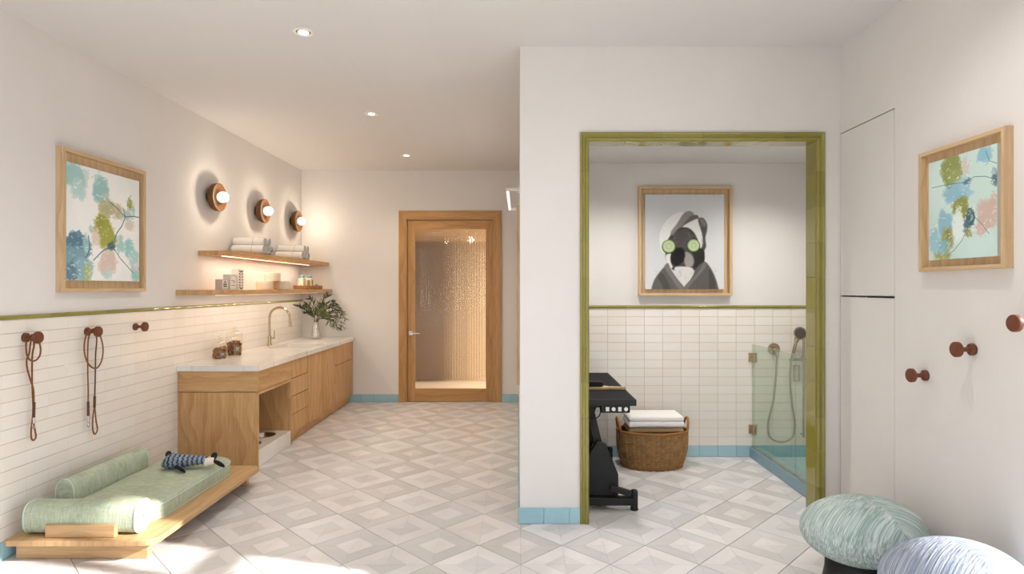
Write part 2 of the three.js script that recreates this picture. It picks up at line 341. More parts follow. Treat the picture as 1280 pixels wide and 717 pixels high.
// green trim round the opening: moulded face pieces, then flat reveal tiles
const trim = structure('trim_1', 'glossy olive green tile trim framing the wash room opening', 'trim');
{
  const TR = 0.0515;
  const prof = new THREE.Shape([[0, 0], [0.0, 0.012], [0.002, 0.015], [0.007, 0.017], [0.012, 0.016], [0.0155, 0.012], [0.018, 0.0095], [0.029, 0.0095], [0.031, 0.012], [0.034, 0.017], [0.040, 0.0205], [0.046, 0.0195], [0.0505, 0.015], [TR, 0.010], [TR, 0]].map(p => new THREE.Vector2(...p)));
  const run = (L, m0, m1) => {                                // x across (0 = outer edge), y proud, z along; ends sheared for mitres
    const g = new THREE.ExtrudeGeometry(prof, { depth: L, bevelEnabled: false }); const p = g.attributes.position;
    for (let i = 0; i < p.count; i++) { const w = p.getX(i), z = p.getZ(i); if (z < 1e-6 && m0) p.setZ(i, m0 * w); if (z > L - 1e-6 && m1) p.setZ(i, L + m1 * w); }
    return toCreasedNormals(g, 0.7);
  };
  const gp = 0.0014, yo = 2.4045, xl = 0.3795, xr = 1.8845;
  const ys = [0]; for (let i = 1; i <= 10; i++) ys.push(2.377 - 0.2155 * (11 - i)); ys.push(yo);
  const place = (g, fn) => { const p = g.attributes.position; for (let i = 0; i < p.count; i++) { const q = fn(p.getX(i), p.getY(i), p.getZ(i)); p.setXYZ(i, ...q); } return g; };
  const flip = g => { const n = plain(g), p = n.attributes.position; for (let i = 0; i < p.count; i += 3) { const a = [p.getX(i + 1), p.getY(i + 1), p.getZ(i + 1)]; p.setXYZ(i + 1, p.getX(i + 2), p.getY(i + 2), p.getZ(i + 2)); p.setXYZ(i + 2, ...a); } return n; };
  const seg = (L, m0, m1, fn, fl) => { let g = plain(run(L, m0, m1)); g = place(g, fn); if (fl) g = flip(g); g.deleteAttribute('normal'); g.computeVertexNormals(); return toCreasedNormals(g, 0.7); };
  for (let i = 0; i + 1 < ys.length; i++) {
    const last = i + 2 === ys.length, L = ys[i + 1] - ys[i] - (last ? 0 : gp), y0 = ys[i];
    part(numbered('trim_tile'), seg(L, 0, last ? -1 : 0, (w, p, z) => [xl + w, y0 + z, ZP + p], true), M.greenTile[Math.floor(rand() * 3)], trim);
    part(numbered('trim_tile'), seg(L, 0, last ? -1 : 0, (w, p, z) => [xr - w, y0 + z, ZP + p], false), M.greenTile[Math.floor(rand() * 3)], trim);
  }
  const nT = 6, Lt = (xr - xl) / nT;
  for (let i = 0; i < nT; i++) {
    const x0 = xl + i * Lt, a = i === 0, b = i === nT - 1;
    part(numbered('trim_tile'), seg(Lt - (b ? 0 : gp), a ? 1 : 0, b ? -1 : 0, (w, p, z) => [x0 + z, yo - w, ZP + p], false), M.greenTile[Math.floor(rand() * 3)], trim);
  }
  const d = ZP - ZPI, backM = std({ color: '#8e863a', roughness: 0.9 });
  part('trim_bed', [box(xl + 0.002, 0.429, 0, yo - 0.002, ZP, ZP + 0.006, 0), box(1.835, xr - 0.002, 0, yo - 0.002, ZP, ZP + 0.006, 0), box(0.429, 1.835, 2.355, yo - 0.002, ZP, ZP + 0.006, 0), box(0.431, 0.4325, 0, 2.353, ZPI, ZP, 0), box(1.8315, 1.833, 0, 2.353, ZPI, ZP, 0), box(0.4325, 1.8315, 2.3515, 2.353, ZPI, ZP, 0)], backM, trim);
  for (let i = 0; i + 1 < ys.length; i++) {
    const y0 = ys[i], L = Math.min(ys[i + 1], 2.353) - y0 - gp;
    for (const s of [0, 1]) { const g = tileGeo(d - 0.001, L, 0.004, 0.001, rr(0, 2), rr(0, 2)); const m = part(numbered('reveal_tile'), g, M.greenTile[Math.floor(rand() * 3)], trim); m.position.set(s ? 1.833 : 0.431, y0 + L / 2, (ZP + ZPI) / 2); m.rotation.set(rr(-0.006, 0.006), s ? -Math.PI / 2 : Math.PI / 2, 0, 'YXZ'); }
  }
  for (let i = 0; i < 6; i++) { const L = 1.402 / 6, g = tileGeo(L - gp, d - 0.001, 0.004, 0.001, rr(0, 2), rr(0, 2)); const m = part(numbered('reveal_tile'), g, M.greenTile[Math.floor(rand() * 3)], trim); m.position.set(0.431 + (i + 0.5) * L, 2.353, (ZP + ZPI) / 2); m.rotation.x = Math.PI / 2; }
}

// wash room
const wallWash = structure('wall_wash_room_back', 'wash room back wall with white stacked tiles and dog portrait', 'wall');
part('plaster', mapUV(box(XCI - 0.12, XS + 0.12, 0, HA + 0.1, ZA - 0.12, ZA, 0)), M.plaster, wallWash);
part('grout_bed', box(XCI, XS, BASE, RAIL - 0.035, ZA, ZA + 0.0055, 0), M.grout, wallWash);
const xa0 = 0.597 + 0.0 - 3 * TW + 0.01;
layTiles(wallWash, 'wall_tile', creamGeoWash, M.creamTile, 18, 16, BASE - 0.002, TW, TH, xa0, ZA, 1, 0, 0, (x) => x < 0.12 || x > XS, null, 0.009);
for (let i = 0; i < 18; i++) { const m = part(numbered('rail_tile'), railGeo, M.greenTile[i % 3], wallWash); m.position.set(xa0 + (i + 1) * TW, RAIL - 0.026, ZA); m.rotation.y = -Math.PI / 2; }
const baseWash = structure('baseboard_wash_room', 'teal blue glazed tile skirting at the back of the wash room', 'baseboard');
layTiles(baseWash, 'skirting_tile', baseGeo, M.blueTile, 18, 1, 0, TW, BASE, xa0, ZA, 1, 0, 0, null, null);
const wallShower = structure('wall_shower_end', 'white tiled end wall of the shower', 'wall');
part('plaster', mapUV(box(XS, XS + 0.12, 0, HA + 0.1, ZA, ZPI, 0)), M.plaster, wallShower);
layTiles(wallShower, 'wall_tile', creamGeo, M.creamTile, 8, 17, 0, TW, TH, XS, ZA, 0, 1, -Math.PI / 2, null, () => true);
const ceilingWash = structure('ceiling_wash_room', 'lowered white ceiling of the wash room', 'ceiling');
part('plaster', mapUV(box(XCI, XS, HA, HA + 0.1, ZA, ZPI, 0)), M.ceiling, ceilingWash);

// ceiling
const ceiling = structure('ceiling', 'smooth off-white ceiling with small recessed lights', 'ceiling');
part('plaster', mapUV(box(XL - 0.12, XS + 0.12, H, H + 0.12, ZB - 0.12, ZF + 0.12, 0)), M.ceiling, ceiling);

// right wall: flush closet doors and a tall window out of frame
const wallRight = structure('wall_right', 'cream plastered right wall with flush closet doors and round pegs', 'wall');
const WZ0 = -2.30, WZ1 = 1.15, WY0 = 0.1, WY1 = 2.48, CZ = -3.142, CY = 2.397, T = 0.12;
part('plaster', [box(XR, XR + T, 0, H, CZ, WZ0, 0), box(XR, XR + T, CY, H, ZP, CZ, 0), box(XR + 0.105, XR + T, 0, CY, ZP, CZ, 0), box(XR, XR + T, 0, H, WZ1, ZF + T, 0), box(XR, XR + T, WY1, H, WZ0, WZ1, 0), box(XR, XR + T, 0, WY0, WZ0, WZ1, 0)].map(g => mapUV(g)), M.plaster, wallRight);
const closet = structure('door_2', 'flush painted closet doors beside the green opening', 'door');
part('upper_door', wuv(box(XR + 0.001, XR + 0.022, 1.404, CY - 0.006, ZP + 0.006, CZ - 0.006, 0.001), 'y'), M.plaster, closet);
part('lower_door', wuv(box(XR + 0.001, XR + 0.022, 0.004, 1.394, ZP + 0.006, CZ - 0.006, 0.001), 'y'), M.plaster, closet);
part('finger_pull', box(XR - 0.004, XR + 0.02, 1.395, 1.4025, CZ - 0.24, CZ - 0.006, 0.001), M.blackRough, closet, 'dark finger pull slot');

const frameWhite = std({ color: '#dcd9d4', roughness: 0.4 });
const win1 = structure('window_1', 'tall white framed side window letting in the sun', 'window');
{
  const x0 = XR + 0.03, x1 = XR + 0.09;
  part('frame', [box(x0, x1, WY0, WY0 + 0.05, WZ0, WZ1), box(x0, x1, WY1 - 0.02, WY1, WZ0, WZ1), box(x0, x1, WY0, WY1, WZ0, WZ0 + 0.015), box(x0, x1, WY0, WY1, WZ1 - 0.05, WZ1)], frameWhite, win1);
  part('mullion', box(x0, x1, WY0, WY1, -1.98, -1.90), frameWhite, win1); for (const z of [-1.24, -0.44, 0.36]) part('mullion', box(x0, x1, WY0, WY1, z, z + 0.06), frameWhite, win1);
  part('transom', box(x0, x1, 1.76, 1.86, WZ0, WZ1), frameWhite, win1);
  for (const [a, b] of [[WZ0 + 0.015, -1.98], [-1.90, -1.24], [-1.18, -0.44], [-0.38, 0.36], [0.42, WZ1 - 0.05]]) for (const [c, e] of [[WY0 + 0.05, 1.76], [1.86, WY1 - 0.02]]) part('pane', new THREE.BoxGeometry(0.004, e - c, b - a).translate((x0 + x1) / 2, (c + e) / 2, (a + b) / 2), M.clearGlass, win1);
}
const wallRear = structure('wall_front', 'plastered wall with the wide glazed doors behind the viewer', 'wall');
part('plaster', [box(XL, -2.35, 0, H, ZF, ZF + T, 0), box(-0.6, XR, 0, H, ZF, ZF + T, 0), box(-2.35, -0.6, 2.6, H, ZF, ZF + T, 0)].map(g => mapUV(g)), M.plaster, wallRear);
const win2 = structure('window_2', 'wide white framed glazing across the front of the room', 'window');
for (let i = 0; i < 2; i++) {
  const w = 1.75 / 2, a = -2.35 + i * w, b = a + w;
  part('frame', [box(a, b, 0.0, 0.08, ZF + 0.02, ZF + 0.08), box(a, b, 2.54, 2.6, ZF + 0.02, ZF + 0.08), box(a, a + 0.04, 0.08, 2.54, ZF + 0.02, ZF + 0.08), box(b - 0.04, b, 0.08, 2.54, ZF + 0.02, ZF + 0.08)], frameWhite, win2);
  part('pane', new THREE.BoxGeometry(w - 0.08, 2.46, 0.004).translate((a + b) / 2, 1.31, ZF + 0.05), M.clearGlass, win2);
}

// the small hall behind the oak door
const hall = structure('wall_hall', 'dim warm hall beyond the reeded glass door', 'hall');
{
  const hz = -9.3, hm = (c, r = 0.9) => std({ color: c, roughness: r });
  part('floor_slab', box(-2.6, 0.6, -0.1, 0, hz, ZB - 0.12, 0), hm('#efe6d8', 0.5), hall);
  part('rear_wall', box(-2.6, 0.6, 0, 2.7, hz - 0.1, hz, 0), hm('#cdb696'), hall);
  part('side_wall', box(-2.7, -2.6, 0, 2.7, hz, ZB - 0.12, 0), hm('#cdb696'), hall);
  part('side_wall', box(0.6, 0.7, 0, 2.7, hz, ZB - 0.12, 0), hm('#cdb696'), hall);
  part('lid', box(-2.7, 0.7, 2.7, 2.8, hz - 0.1, ZB - 0.12, 0), hm('#cdb696'), hall);
  part('curtain', new THREE.ExtrudeGeometry((() => { const q = new THREE.Shape(); q.moveTo(-2.55, 0); for (let i = 0; i <= 110; i++) q.lineTo(-2.55 + i * 0.017, 0.06 + 0.035 * Math.sin(i * 0.9) + 0.012 * Math.sin(i * 2.3)); q.lineTo(-0.68, 0); return q; })(), { depth: 2.12, bevelEnabled: false }).rotateX(-Math.PI / 2).translate(0, 0.04, hz + 0.12), hm('#6f6052'), hall);
}
{ // low wall lamp of the hall, lighting its floor
  const t = thing('hall_lamp', 'small wall lamp in the hall beyond the reeded glass', 'lamp', [0.57, 0.75, -8.6]);
  part('plate', box(-0.02, 0.03, -0.06, 0.06, -0.06, 0.06), M.steel, t);
  part('bulb', new THREE.SphereGeometry(0.045, 20, 14).translate(-0.06, 0, 0), glow(NEUTRAL, 3), t);
  const l = new THREE.PointLight(NEUTRAL, LAMP.hall); l.position.set(-0.13, 0, 0); l.castShadow = true; t.add(l);
}

// oak door ----------------------------------------------------------
const door = structure('door_1', 'oak framed door with reeded glass at the end of the corridor', 'door');
{
  const zf = ZB + 0.02, X0 = -1.514, X1 = -0.214, x0 = -1.42, x1 = -0.318, Y1 = 2.423, y1 = 2.319;
  const mit = (pts, grain) => { const s = new THREE.Shape(pts.map(p => new THREE.Vector2(...p))); return wuv(new THREE.ExtrudeGeometry(s, { depth: 0.02, bevelEnabled: true, bevelSize: 0.002, bevelThickness: 0.002, bevelSegments: 1 }).translate(0, 0, ZB), grain); };
  part('casing', mit([[X0, 0], [x0, 0], [x0, y1], [X0, Y1]], 'y'), M.doorOak, door);
  part('casing', mit([[x1, 0], [X1, 0], [X1, Y1], [x1, y1]], 'y'), M.doorOak, door);
  part('casing', mit([[X0, Y1], [x0, y1], [x1, y1], [X1, Y1]], 'x'), M.doorOak, door);
  part('jamb', [wbox(x0 - 0.01, x0 + 0.012, 0, y1, ZB - 0.12, ZB + 0.01, 'y'), wbox(x1 - 0.012, x1 + 0.01, 0, y1, ZB - 0.12, ZB + 0.01, 'y'), wbox(x0, x1, y1 - 0.012, y1 + 0.01, ZB - 0.12, ZB + 0.01, 'x')], M.doorOak, door);
  const a = x0 + 0.015, b = x1 - 0.015, top = y1 - 0.015, z0 = ZB - 0.055, z1 = ZB - 0.01, g0 = -1.312, g1 = -0.412, gy0 = 0.166, gy1 = 2.196;
  part('stile', wbox(a, g0, 0.006, top, z0, z1, 'y', 0.003), M.doorOak, door); part('stile', wbox(g1, b, 0.006, top, z0, z1, 'y', 0.003), M.doorOak, door);
  part('rail', wbox(g0, g1, gy1, top, z0, z1, 'x', 0.003), M.doorOak, door); part('rail', wbox(g0, g1, 0.006, gy0, z0, z1, 'x', 0.003), M.doorOak, door);
  const s = new THREE.Shape(), N = 46, w = (g1 - g0) / N, zc = -(z0 + z1) / 2; s.moveTo(g0, zc + 0.003); s.lineTo(g0, zc - 0.003);
  for (let i = 0; i < N; i++) for (let k = 1; k <= 6; k++) s.lineTo(g0 + (i + k / 6) * w, zc - 0.003 - 0.0045 * Math.sin(Math.PI * k / 6));
  s.lineTo(g1, zc + 0.003);
  const g = new THREE.ExtrudeGeometry(s, { depth: gy1 - gy0, bevelEnabled: false }).rotateX(-Math.PI / 2).translate(0, gy0, 0);
  const gp = part('reeded_pane', toCreasedNormals(g, 0.6), M.reeded, door, 'vertically reeded glass pane');
  const hd = new THREE.Group(); hd.name = 'door_handle'; door.add(hd);
  part('rose', box(-1.391, -1.339, 0.847, 0.899, z1, z1 + 0.008, 0.002), M.steel, hd); part('lever', [box(-1.375, -1.355, 0.866, 0.88, z1 + 0.008, z1 + 0.05, 0.003), box(-1.372, -1.245, 0.866, 0.88, z1 + 0.04, z1 + 0.052, 0.003)], M.steel, hd);
}

// ---------------------------------------------------------------- lamps in the ceiling
function downlight(x, y, z, power, color, label, group, angle = 1.22) {
  const t = thing('ceiling_downlight', label, 'ceiling light', [x, y, z], 0, group);
  part('trim_ring', lathe([[0.058, 0], [0.057, -0.004], [0.050, -0.006], [0.043, -0.004], [0.041, 0.0], [0.038, -0.0005]], 32), M.white, t);
  part('lens', new THREE.CylinderGeometry(0.027, 0.030, 0.003, 24).translate(0, -0.0035, 0), glow(color, 9), t);
  part('baffle', lathe([[0.042, -0.001], [0.030, -0.002]], 24), std({ color: '#8a6a48', roughness: 0.5 }), t);
  const l = new THREE.SpotLight(color, power, 0, angle, 0.75, 2); l.position.set(0, -0.02, 0); l.target.position.set(0, -2, 0); l.castShadow = true; l.shadow.radius = 2; t.add(l, l.target);
}
downlight(-1.25, H, -3.469, LAMP.down, NEUTRAL, 'recessed ceiling downlight farthest from the oak door', 'corridor downlights');
downlight(-1.255, H, -5.098, LAMP.down, WARM, 'recessed ceiling downlight in the middle of the corridor row', 'corridor downlights');
downlight(-1.258, H, -6.702, LAMP.down, WARM, 'recessed ceiling downlight closest to the oak door', 'corridor downlights');
downlight(0.30, H, -2.75, LAMP.side, NEUTRAL, 'recessed ceiling downlight in front of the green tiled opening', 'front downlights');
downlight(1.30, H, -2.30, LAMP.wall, NEUTRAL, 'recessed ceiling downlight beside the right wall', 'front downlights');
downlight(0.75, HA, -4.40, LAMP.alcove, NEUTRAL, 'recessed downlight above the grooming table', 'wash room downlights');
downlight(2.0, HA, -4.40, LAMP.alcove, NEUTRAL, 'recessed downlight beside the shower glass', 'wash room downlights');

// ---------------------------------------------------------------- pictures
function blobs(g, list, seed, w, h) {
  const R = rng(seed);
  for (const [cx, cy, rx, ry, col, n = 14, al = 0.55] of list) for (let i = 0; i < n * 3; i++) {
    const a = R() * 6.283, d = Math.sqrt(R()) * 0.7, x = (cx + Math.cos(a) * d * rx) * w, y = (cy + Math.sin(a) * d * ry) * h, s = 0.22 + 0.34 * R(), rot = (R() - 0.5) * 1.2;
    g.globalAlpha = al * (0.6 + 0.4 * R()); g.fillStyle = col; g.beginPath();
    const N = 13; for (let k = 0; k <= N; k++) { const q = k / N * 6.283 + rot, m = s * (0.6 + 0.8 * R()); const px = x + Math.cos(q) * rx * w * m, py = y + Math.sin(q) * ry * h * m; k ? g.lineTo(px, py) : g.moveTo(px, py); }
    g.closePath(); g.fill();
  }
  for (const [cx, cy, rx, ry, col] of list) for (let i = 0; i < 26; i++) {        // small dabs and dry-brush flecks over and around each patch
    const a = R() * 6.283, d = 0.3 + 0.95 * R(), x = (cx + Math.cos(a) * d * rx) * w, y = (cy + Math.sin(a) * d * ry) * h, l = (0.008 + 0.022 * R()) * w, t = (0.003 + 0.006 * R()) * w, o = (R() - 0.5) * 2;
    g.save(); g.translate(x, y); g.rotate(o); g.globalAlpha = 0.25 + 0.35 * R(); g.fillStyle = R() < 0.3 ? '#f4f5f1' : col; g.beginPath(); g.ellipse(0, 0, l, t, 0, 0, 7); g.fill(); g.restore();
  }
  g.globalAlpha = 1;
}
function branch(g, pts, w, h, lw, col) { g.strokeStyle = col; g.lineWidth = lw; g.beginPath(); pts.forEach(([x, y], i) => i ? g.lineTo(x * w, y * h) : g.moveTo(x * w, y * h)); g.stroke(); }
const artA = canvasTex(560, 600, (g, w, h) => {
  g.fillStyle = '#eef0ec'; g.fillRect(0, 0, w, h);
  blobs(g, [[0.5, 0.5, 0.5, 0.5, '#f6f6f2', 20, 0.5], [0.1, 0.1, 0.17, 0.13, '#a7cdc9', 16], [0.15, 0.22, 0.1, 0.1, '#bcd9d4', 10, 0.4], [0.43, 0.17, 0.11, 0.13, '#9cc7c4', 18], [0.5, 0.24, 0.06, 0.06, '#b9c9c4', 8], [0.53, 0.33, 0.13, 0.09, '#b7b488', 12], [0.68, 0.34, 0.09, 0.07, '#c3b693', 10], [0.8, 0.37, 0.09, 0.06, '#b9d2c9', 10],
    [0.85, 0.24, 0.04, 0.06, '#8f9a3c', 7], [0.9, 0.30, 0.035, 0.05, '#a9cfd2', 7], [0.47, 0.52, 0.13, 0.12, '#a3a24a', 22], [0.52, 0.62, 0.12, 0.1, '#a7a850', 16], [0.42, 0.46, 0.06, 0.06, '#9c9b3e', 8], [0.13, 0.72, 0.16, 0.13, '#5a7f92', 24, 0.7], [0.10, 0.82, 0.13, 0.12, '#7fa5b0', 18], [0.2, 0.9, 0.13, 0.1, '#8fb6bb', 14], [0.06, 0.93, 0.09, 0.09, '#64889a', 12], [0.26, 0.94, 0.045, 0.08, '#b6bd6c', 8], [0.25, 0.68, 0.05, 0.1, '#a5c7c9', 8],
    [0.52, 0.83, 0.12, 0.13, '#dcc9ba', 18], [0.52, 0.94, 0.06, 0.05, '#bfdad6', 9], [0.36, 0.62, 0.06, 0.09, '#e3d5c8', 8], [0.70, 0.66, 0.06, 0.09, '#a9d0c9', 10], [0.84, 0.69, 0.08, 0.1, '#9fcfcb', 16], [0.93, 0.78, 0.08, 0.09, '#b3d7d2', 12], [0.95, 0.92, 0.09, 0.1, '#9dcbc4', 14], [0.93, 0.85, 0.05, 0.04, '#dccbd0', 7], [0.85, 0.46, 0.07, 0.05, '#e0d3c8', 8], [0.57, 0.68, 0.05, 0.04, '#4e6c74', 9, 0.7], [0.3, 0.55, 0.03, 0.04, '#bcd7d6', 6]], 5, w, h);
  for (const p of [[[0.54, 0.26], [0.66, 0.31], [0.78, 0.38], [0.9, 0.36], [1, 0.36]], [[0.78, 0.38], [0.73, 0.47], [0.65, 0.55], [0.6, 0.66], [0.45, 0.73], [0.33, 0.82]], [[0.6, 0.68], [0.7, 0.78], [0.82, 0.86], [0.9, 0.92]], [[0.75, 0.3], [0.78, 0.38]], [[0.27, 0.6], [0.28, 0.72], [0.24, 0.8]]]) { branch(g, p, w, h, 5, '#6d8a90'); branch(g, p.map(([x, y]) => [x + 0.004, y + 0.003]), w, h, 2, '#3f5a62'); }
});
const artB = canvasTex(520, 600, (g, w, h) => {
  g.fillStyle = '#c7ded6'; g.fillRect(0, 0, w, h);
  blobs(g, [[0.3, 0.3, 0.3, 0.3, '#cfe4dc', 16, 0.5], [0.7, 0.8, 0.3, 0.3, '#cde5de', 14, 0.5], [0.36, 0.12, 0.15, 0.15, '#8f9756', 24, 0.7], [0.42, 0.2, 0.10, 0.08, '#9aa067', 14], [0.58, 0.13, 0.07, 0.1, '#cfc8c0', 8], [0.44, 0.36, 0.2, 0.09, '#93bccb', 20], [0.55, 0.3, 0.08, 0.08, '#9dc3d2', 10], [0.83, 0.08, 0.11, 0.08, '#90bccb', 14], [0.5, 0.5, 0.11, 0.09, '#929650', 20, 0.7], [0.56, 0.57, 0.07, 0.06, '#8d9149', 12], [0.27, 0.65, 0.12, 0.14, '#93bdcc', 18], [0.1, 0.8, 0.1, 0.14, '#9cc6cf', 12], [0.3, 0.8, 0.09, 0.12, '#9d9d5f', 18], [0.3, 0.78, 0.04, 0.08, '#8d8a4a', 6], [0.22, 0.96, 0.13, 0.05, '#a4a566', 12], [0.23, 0.88, 0.1, 0.08, '#8fb8c4', 10],
    [0.47, 0.68, 0.1, 0.15, '#e3efe9', 14], [0.64, 0.62, 0.06, 0.09, '#4d6670', 18, 0.8], [0.58, 0.7, 0.04, 0.06, '#5f7a84', 10], [0.62, 0.76, 0.05, 0.05, '#9a9c63', 8], [0.86, 0.62, 0.15, 0.13, '#cdb5a8', 22], [0.78, 0.74, 0.08, 0.06, '#d3b7ab', 10], [0.96, 0.5, 0.06, 0.08, '#cbb3a7', 8], [0.98, 0.3, 0.05, 0.08, '#5a7684', 8], [0.6, 0.28, 0.06, 0.03, '#5f7b86', 10, 0.7]], 9, w, h);
  for (const p of [[[0.05, 0.26], [0.2, 0.26], [0.42, 0.27], [0.58, 0.28], [0.7, 0.25], [0.85, 0.27], [1, 0.33]], [[0.55, 0.6], [0.6, 0.72], [0.52, 0.83], [0.4, 0.92], [0.3, 0.97]], [[0.85, 0.04], [0.9, 0.14], [1, 0.18]], [[0.7, 0.62], [0.8, 0.7], [0.9, 0.8]]]) branch(g, p, w, h, 3, '#4b666f');
});
const dogPrint = canvasTex(600, 720, (g, w, h) => {
  const sx = w / 441, sy = h / 530, P = a => { g.beginPath(); a.forEach(([x, y], i) => i ? g.lineTo((x - 120) * sx, (y - 102) * sy) : g.moveTo((x - 120) * sx, (y - 102) * sy)); g.closePath(); };
  const S = (a, col) => { const q = a.map(([x, y]) => new THREE.Vector3((x - 120) * sx, (y - 102) * sy, 0)), c = new THREE.CatmullRomCurve3(q, true, 'centripetal'); g.beginPath(); c.getPoints(q.length * 8).forEach((p, i) => i ? g.lineTo(p.x, p.y) : g.moveTo(p.x, p.y)); g.closePath(); g.filter = 'blur(3px)'; g.fillStyle = col; g.fill(); g.filter = 'none'; };
  const bg = g.createLinearGradient(0, 0, w, h); bg.addColorStop(0, '#d3d4d6'); bg.addColorStop(1, '#d8d7d7'); g.fillStyle = bg; g.fillRect(0, 0, w, h);
  const hair = (x0, x1, y0, y1, n, cols, len, ang, seed, al = 0.5) => { const R = rng(seed); g.globalAlpha = al; g.lineWidth = 1.3; for (let i = 0; i < n; i++) { const x = (mix(x0, x1, R()) - 120) * sx, y = (mix(y0, y1, R()) - 102) * sy, a = ang + (R() - 0.5) * 0.9; g.strokeStyle = cols[Math.floor(R() * cols.length)]; g.beginPath(); g.moveTo(x, y); g.lineTo(x + Math.cos(a) * len, y + Math.sin(a) * len); g.stroke(); } g.globalAlpha = 1; };
  // head under the towel
  S([[238, 380], [246, 330], [280, 297], [325, 284], [370, 290], [410, 320], [440, 370], [450, 430], [446, 490], [400, 525], [330, 535], [270, 520], [240, 480], [234, 430]], '#3b3835');
  S([[275, 330], [320, 296], [362, 300], [385, 345], [368, 400], [300, 400]], '#514d49'); S([[390, 420], [440, 395], [448, 480], [405, 520], [385, 480]], '#262422');
  hair(250, 440, 295, 420, 500, ['#6b6762', '#2b2826', '#4b4743'], 7, 1.2, 11, 0.35);
  // towel turban: pale left wrap, folded crown, pale right wrap, dark tail
  S([[199, 360], [205, 310], [228, 262], [270, 220], [310, 202], [340, 205], [345, 235], [300, 285], [262, 330], [240, 375], [236, 425], [215, 420]], '#ecebe8');
  S([[340, 205], [372, 196], [392, 210], [385, 232], [345, 265], [300, 300], [268, 332], [262, 318], [300, 262]], '#8a8782'); S([[378, 222], [412, 218], [420, 238], [372, 262], [330, 284], [318, 290], [345, 255]], '#63605c');
  S([[330, 284], [385, 248], [418, 240], [440, 300], [446, 360], [432, 405], [412, 350], [390, 312], [360, 288]], '#e2e1dd'); S([[418, 240], [440, 232], [464, 262], [466, 300], [456, 345], [460, 395], [446, 418], [440, 330]], '#4e4b48'); S([[425, 240], [445, 238], [462, 268], [450, 285]], '#77746f');
  hair(205, 300, 230, 400, 380, ['#ffffff', '#cfcdc9', '#b9b6b1'], 6, 0.8, 12, 0.4); hair(355, 435, 260, 360, 200, ['#ffffff', '#bdbab5'], 6, 0.9, 13, 0.4); hair(430, 462, 250, 400, 200, ['#2e2c2a', '#8a8782'], 5, 1.2, 14, 0.5);
  // muzzle, cheeks, nose
  S([[238, 440], [262, 432], [276, 470], [270, 515], [250, 512], [236, 475]], '#dddbd7'); S([[262, 450], [300, 402], [340, 400], [382, 430], [398, 478], [378, 512], [320, 520], [280, 512]], '#4a4642');
  S([[335, 425], [372, 432], [392, 470], [384, 502], [350, 505], [338, 470]], '#9a958e'); S([[268, 430], [296, 402], [330, 404], [344, 440], [330, 478], [296, 500], [268, 485]], '#171514'); S([[283, 424], [305, 408], [326, 414], [330, 434], [308, 446], [288, 440]], '#050404');
  hair(335, 395, 420, 505, 160, ['#d2cec8', '#3a3633'], 6, 1.5, 15, 0.5);
  // chest and gown
  S([[285, 512], [330, 505], [385, 515], [392, 545], [365, 590], [338, 622], [312, 580], [290, 545]], '#d7d5d1'); hair(300, 380, 515, 600, 260, ['#ffffff', '#9a9690', '#6d6964'], 8, 1.5, 16, 0.5);
  S([[160, 645], [166, 592], [192, 548], [228, 505], [245, 486], [262, 520], [300, 575], [338, 622], [345, 645]], '#5f5c58'); S([[340, 645], [338, 622], [372, 580], [392, 545], [398, 525], [452, 478], [480, 505], [506, 552], [524, 604], [526, 645]], '#585551');
  S([[228, 505], [246, 490], [268, 530], [310, 592], [338, 640], [318, 642], [270, 575]], '#787570'); S([[452, 480], [462, 498], [430, 545], [385, 595], [345, 642], [338, 625], [380, 580], [420, 530]], '#716e69'); S([[190, 560], [215, 540], [240, 580], [262, 640], [236, 642], [210, 600]], '#4a4744'); S([[480, 520], [500, 560], [512, 640], [480, 642], [478, 580]], '#454240');
  hair(170, 320, 520, 640, 700, ['#85827d', '#3b3936', '#6a6763'], 5, 0.9, 17, 0.3); hair(380, 520, 510, 640, 700, ['#7d7a75', '#35332f', '#65625e'], 5, 2.2, 18, 0.3);
  for (const [cx, cy, r] of [[252, 392, 37], [391, 387, 35]]) {                                                                                    // cucumber slices
    const X = (cx - 120) * sx, Y = (cy - 102) * sy, r0 = r * sx; g.fillStyle = '#2f4a1e'; g.beginPath(); g.arc(X, Y + 3, r0 * 1.06, 0, 7); g.fill(); g.fillStyle = '#97b070'; g.beginPath(); g.arc(X, Y, r0 * 0.97, 0, 7); g.fill(); g.fillStyle = '#c4d0a8'; g.beginPath(); g.arc(X, Y, r0 * 0.82, 0, 7); g.fill();
    for (let k = 0; k < 9; k++) { const a = k / 9 * 6.283; g.fillStyle = '#a3b884'; g.beginPath(); g.ellipse(X + Math.cos(a) * r0 * 0.42, Y + Math.sin(a) * r0 * 0.42, r0 * 0.15, r0 * 0.06, a, 0, 7); g.fill(); }
  }
});
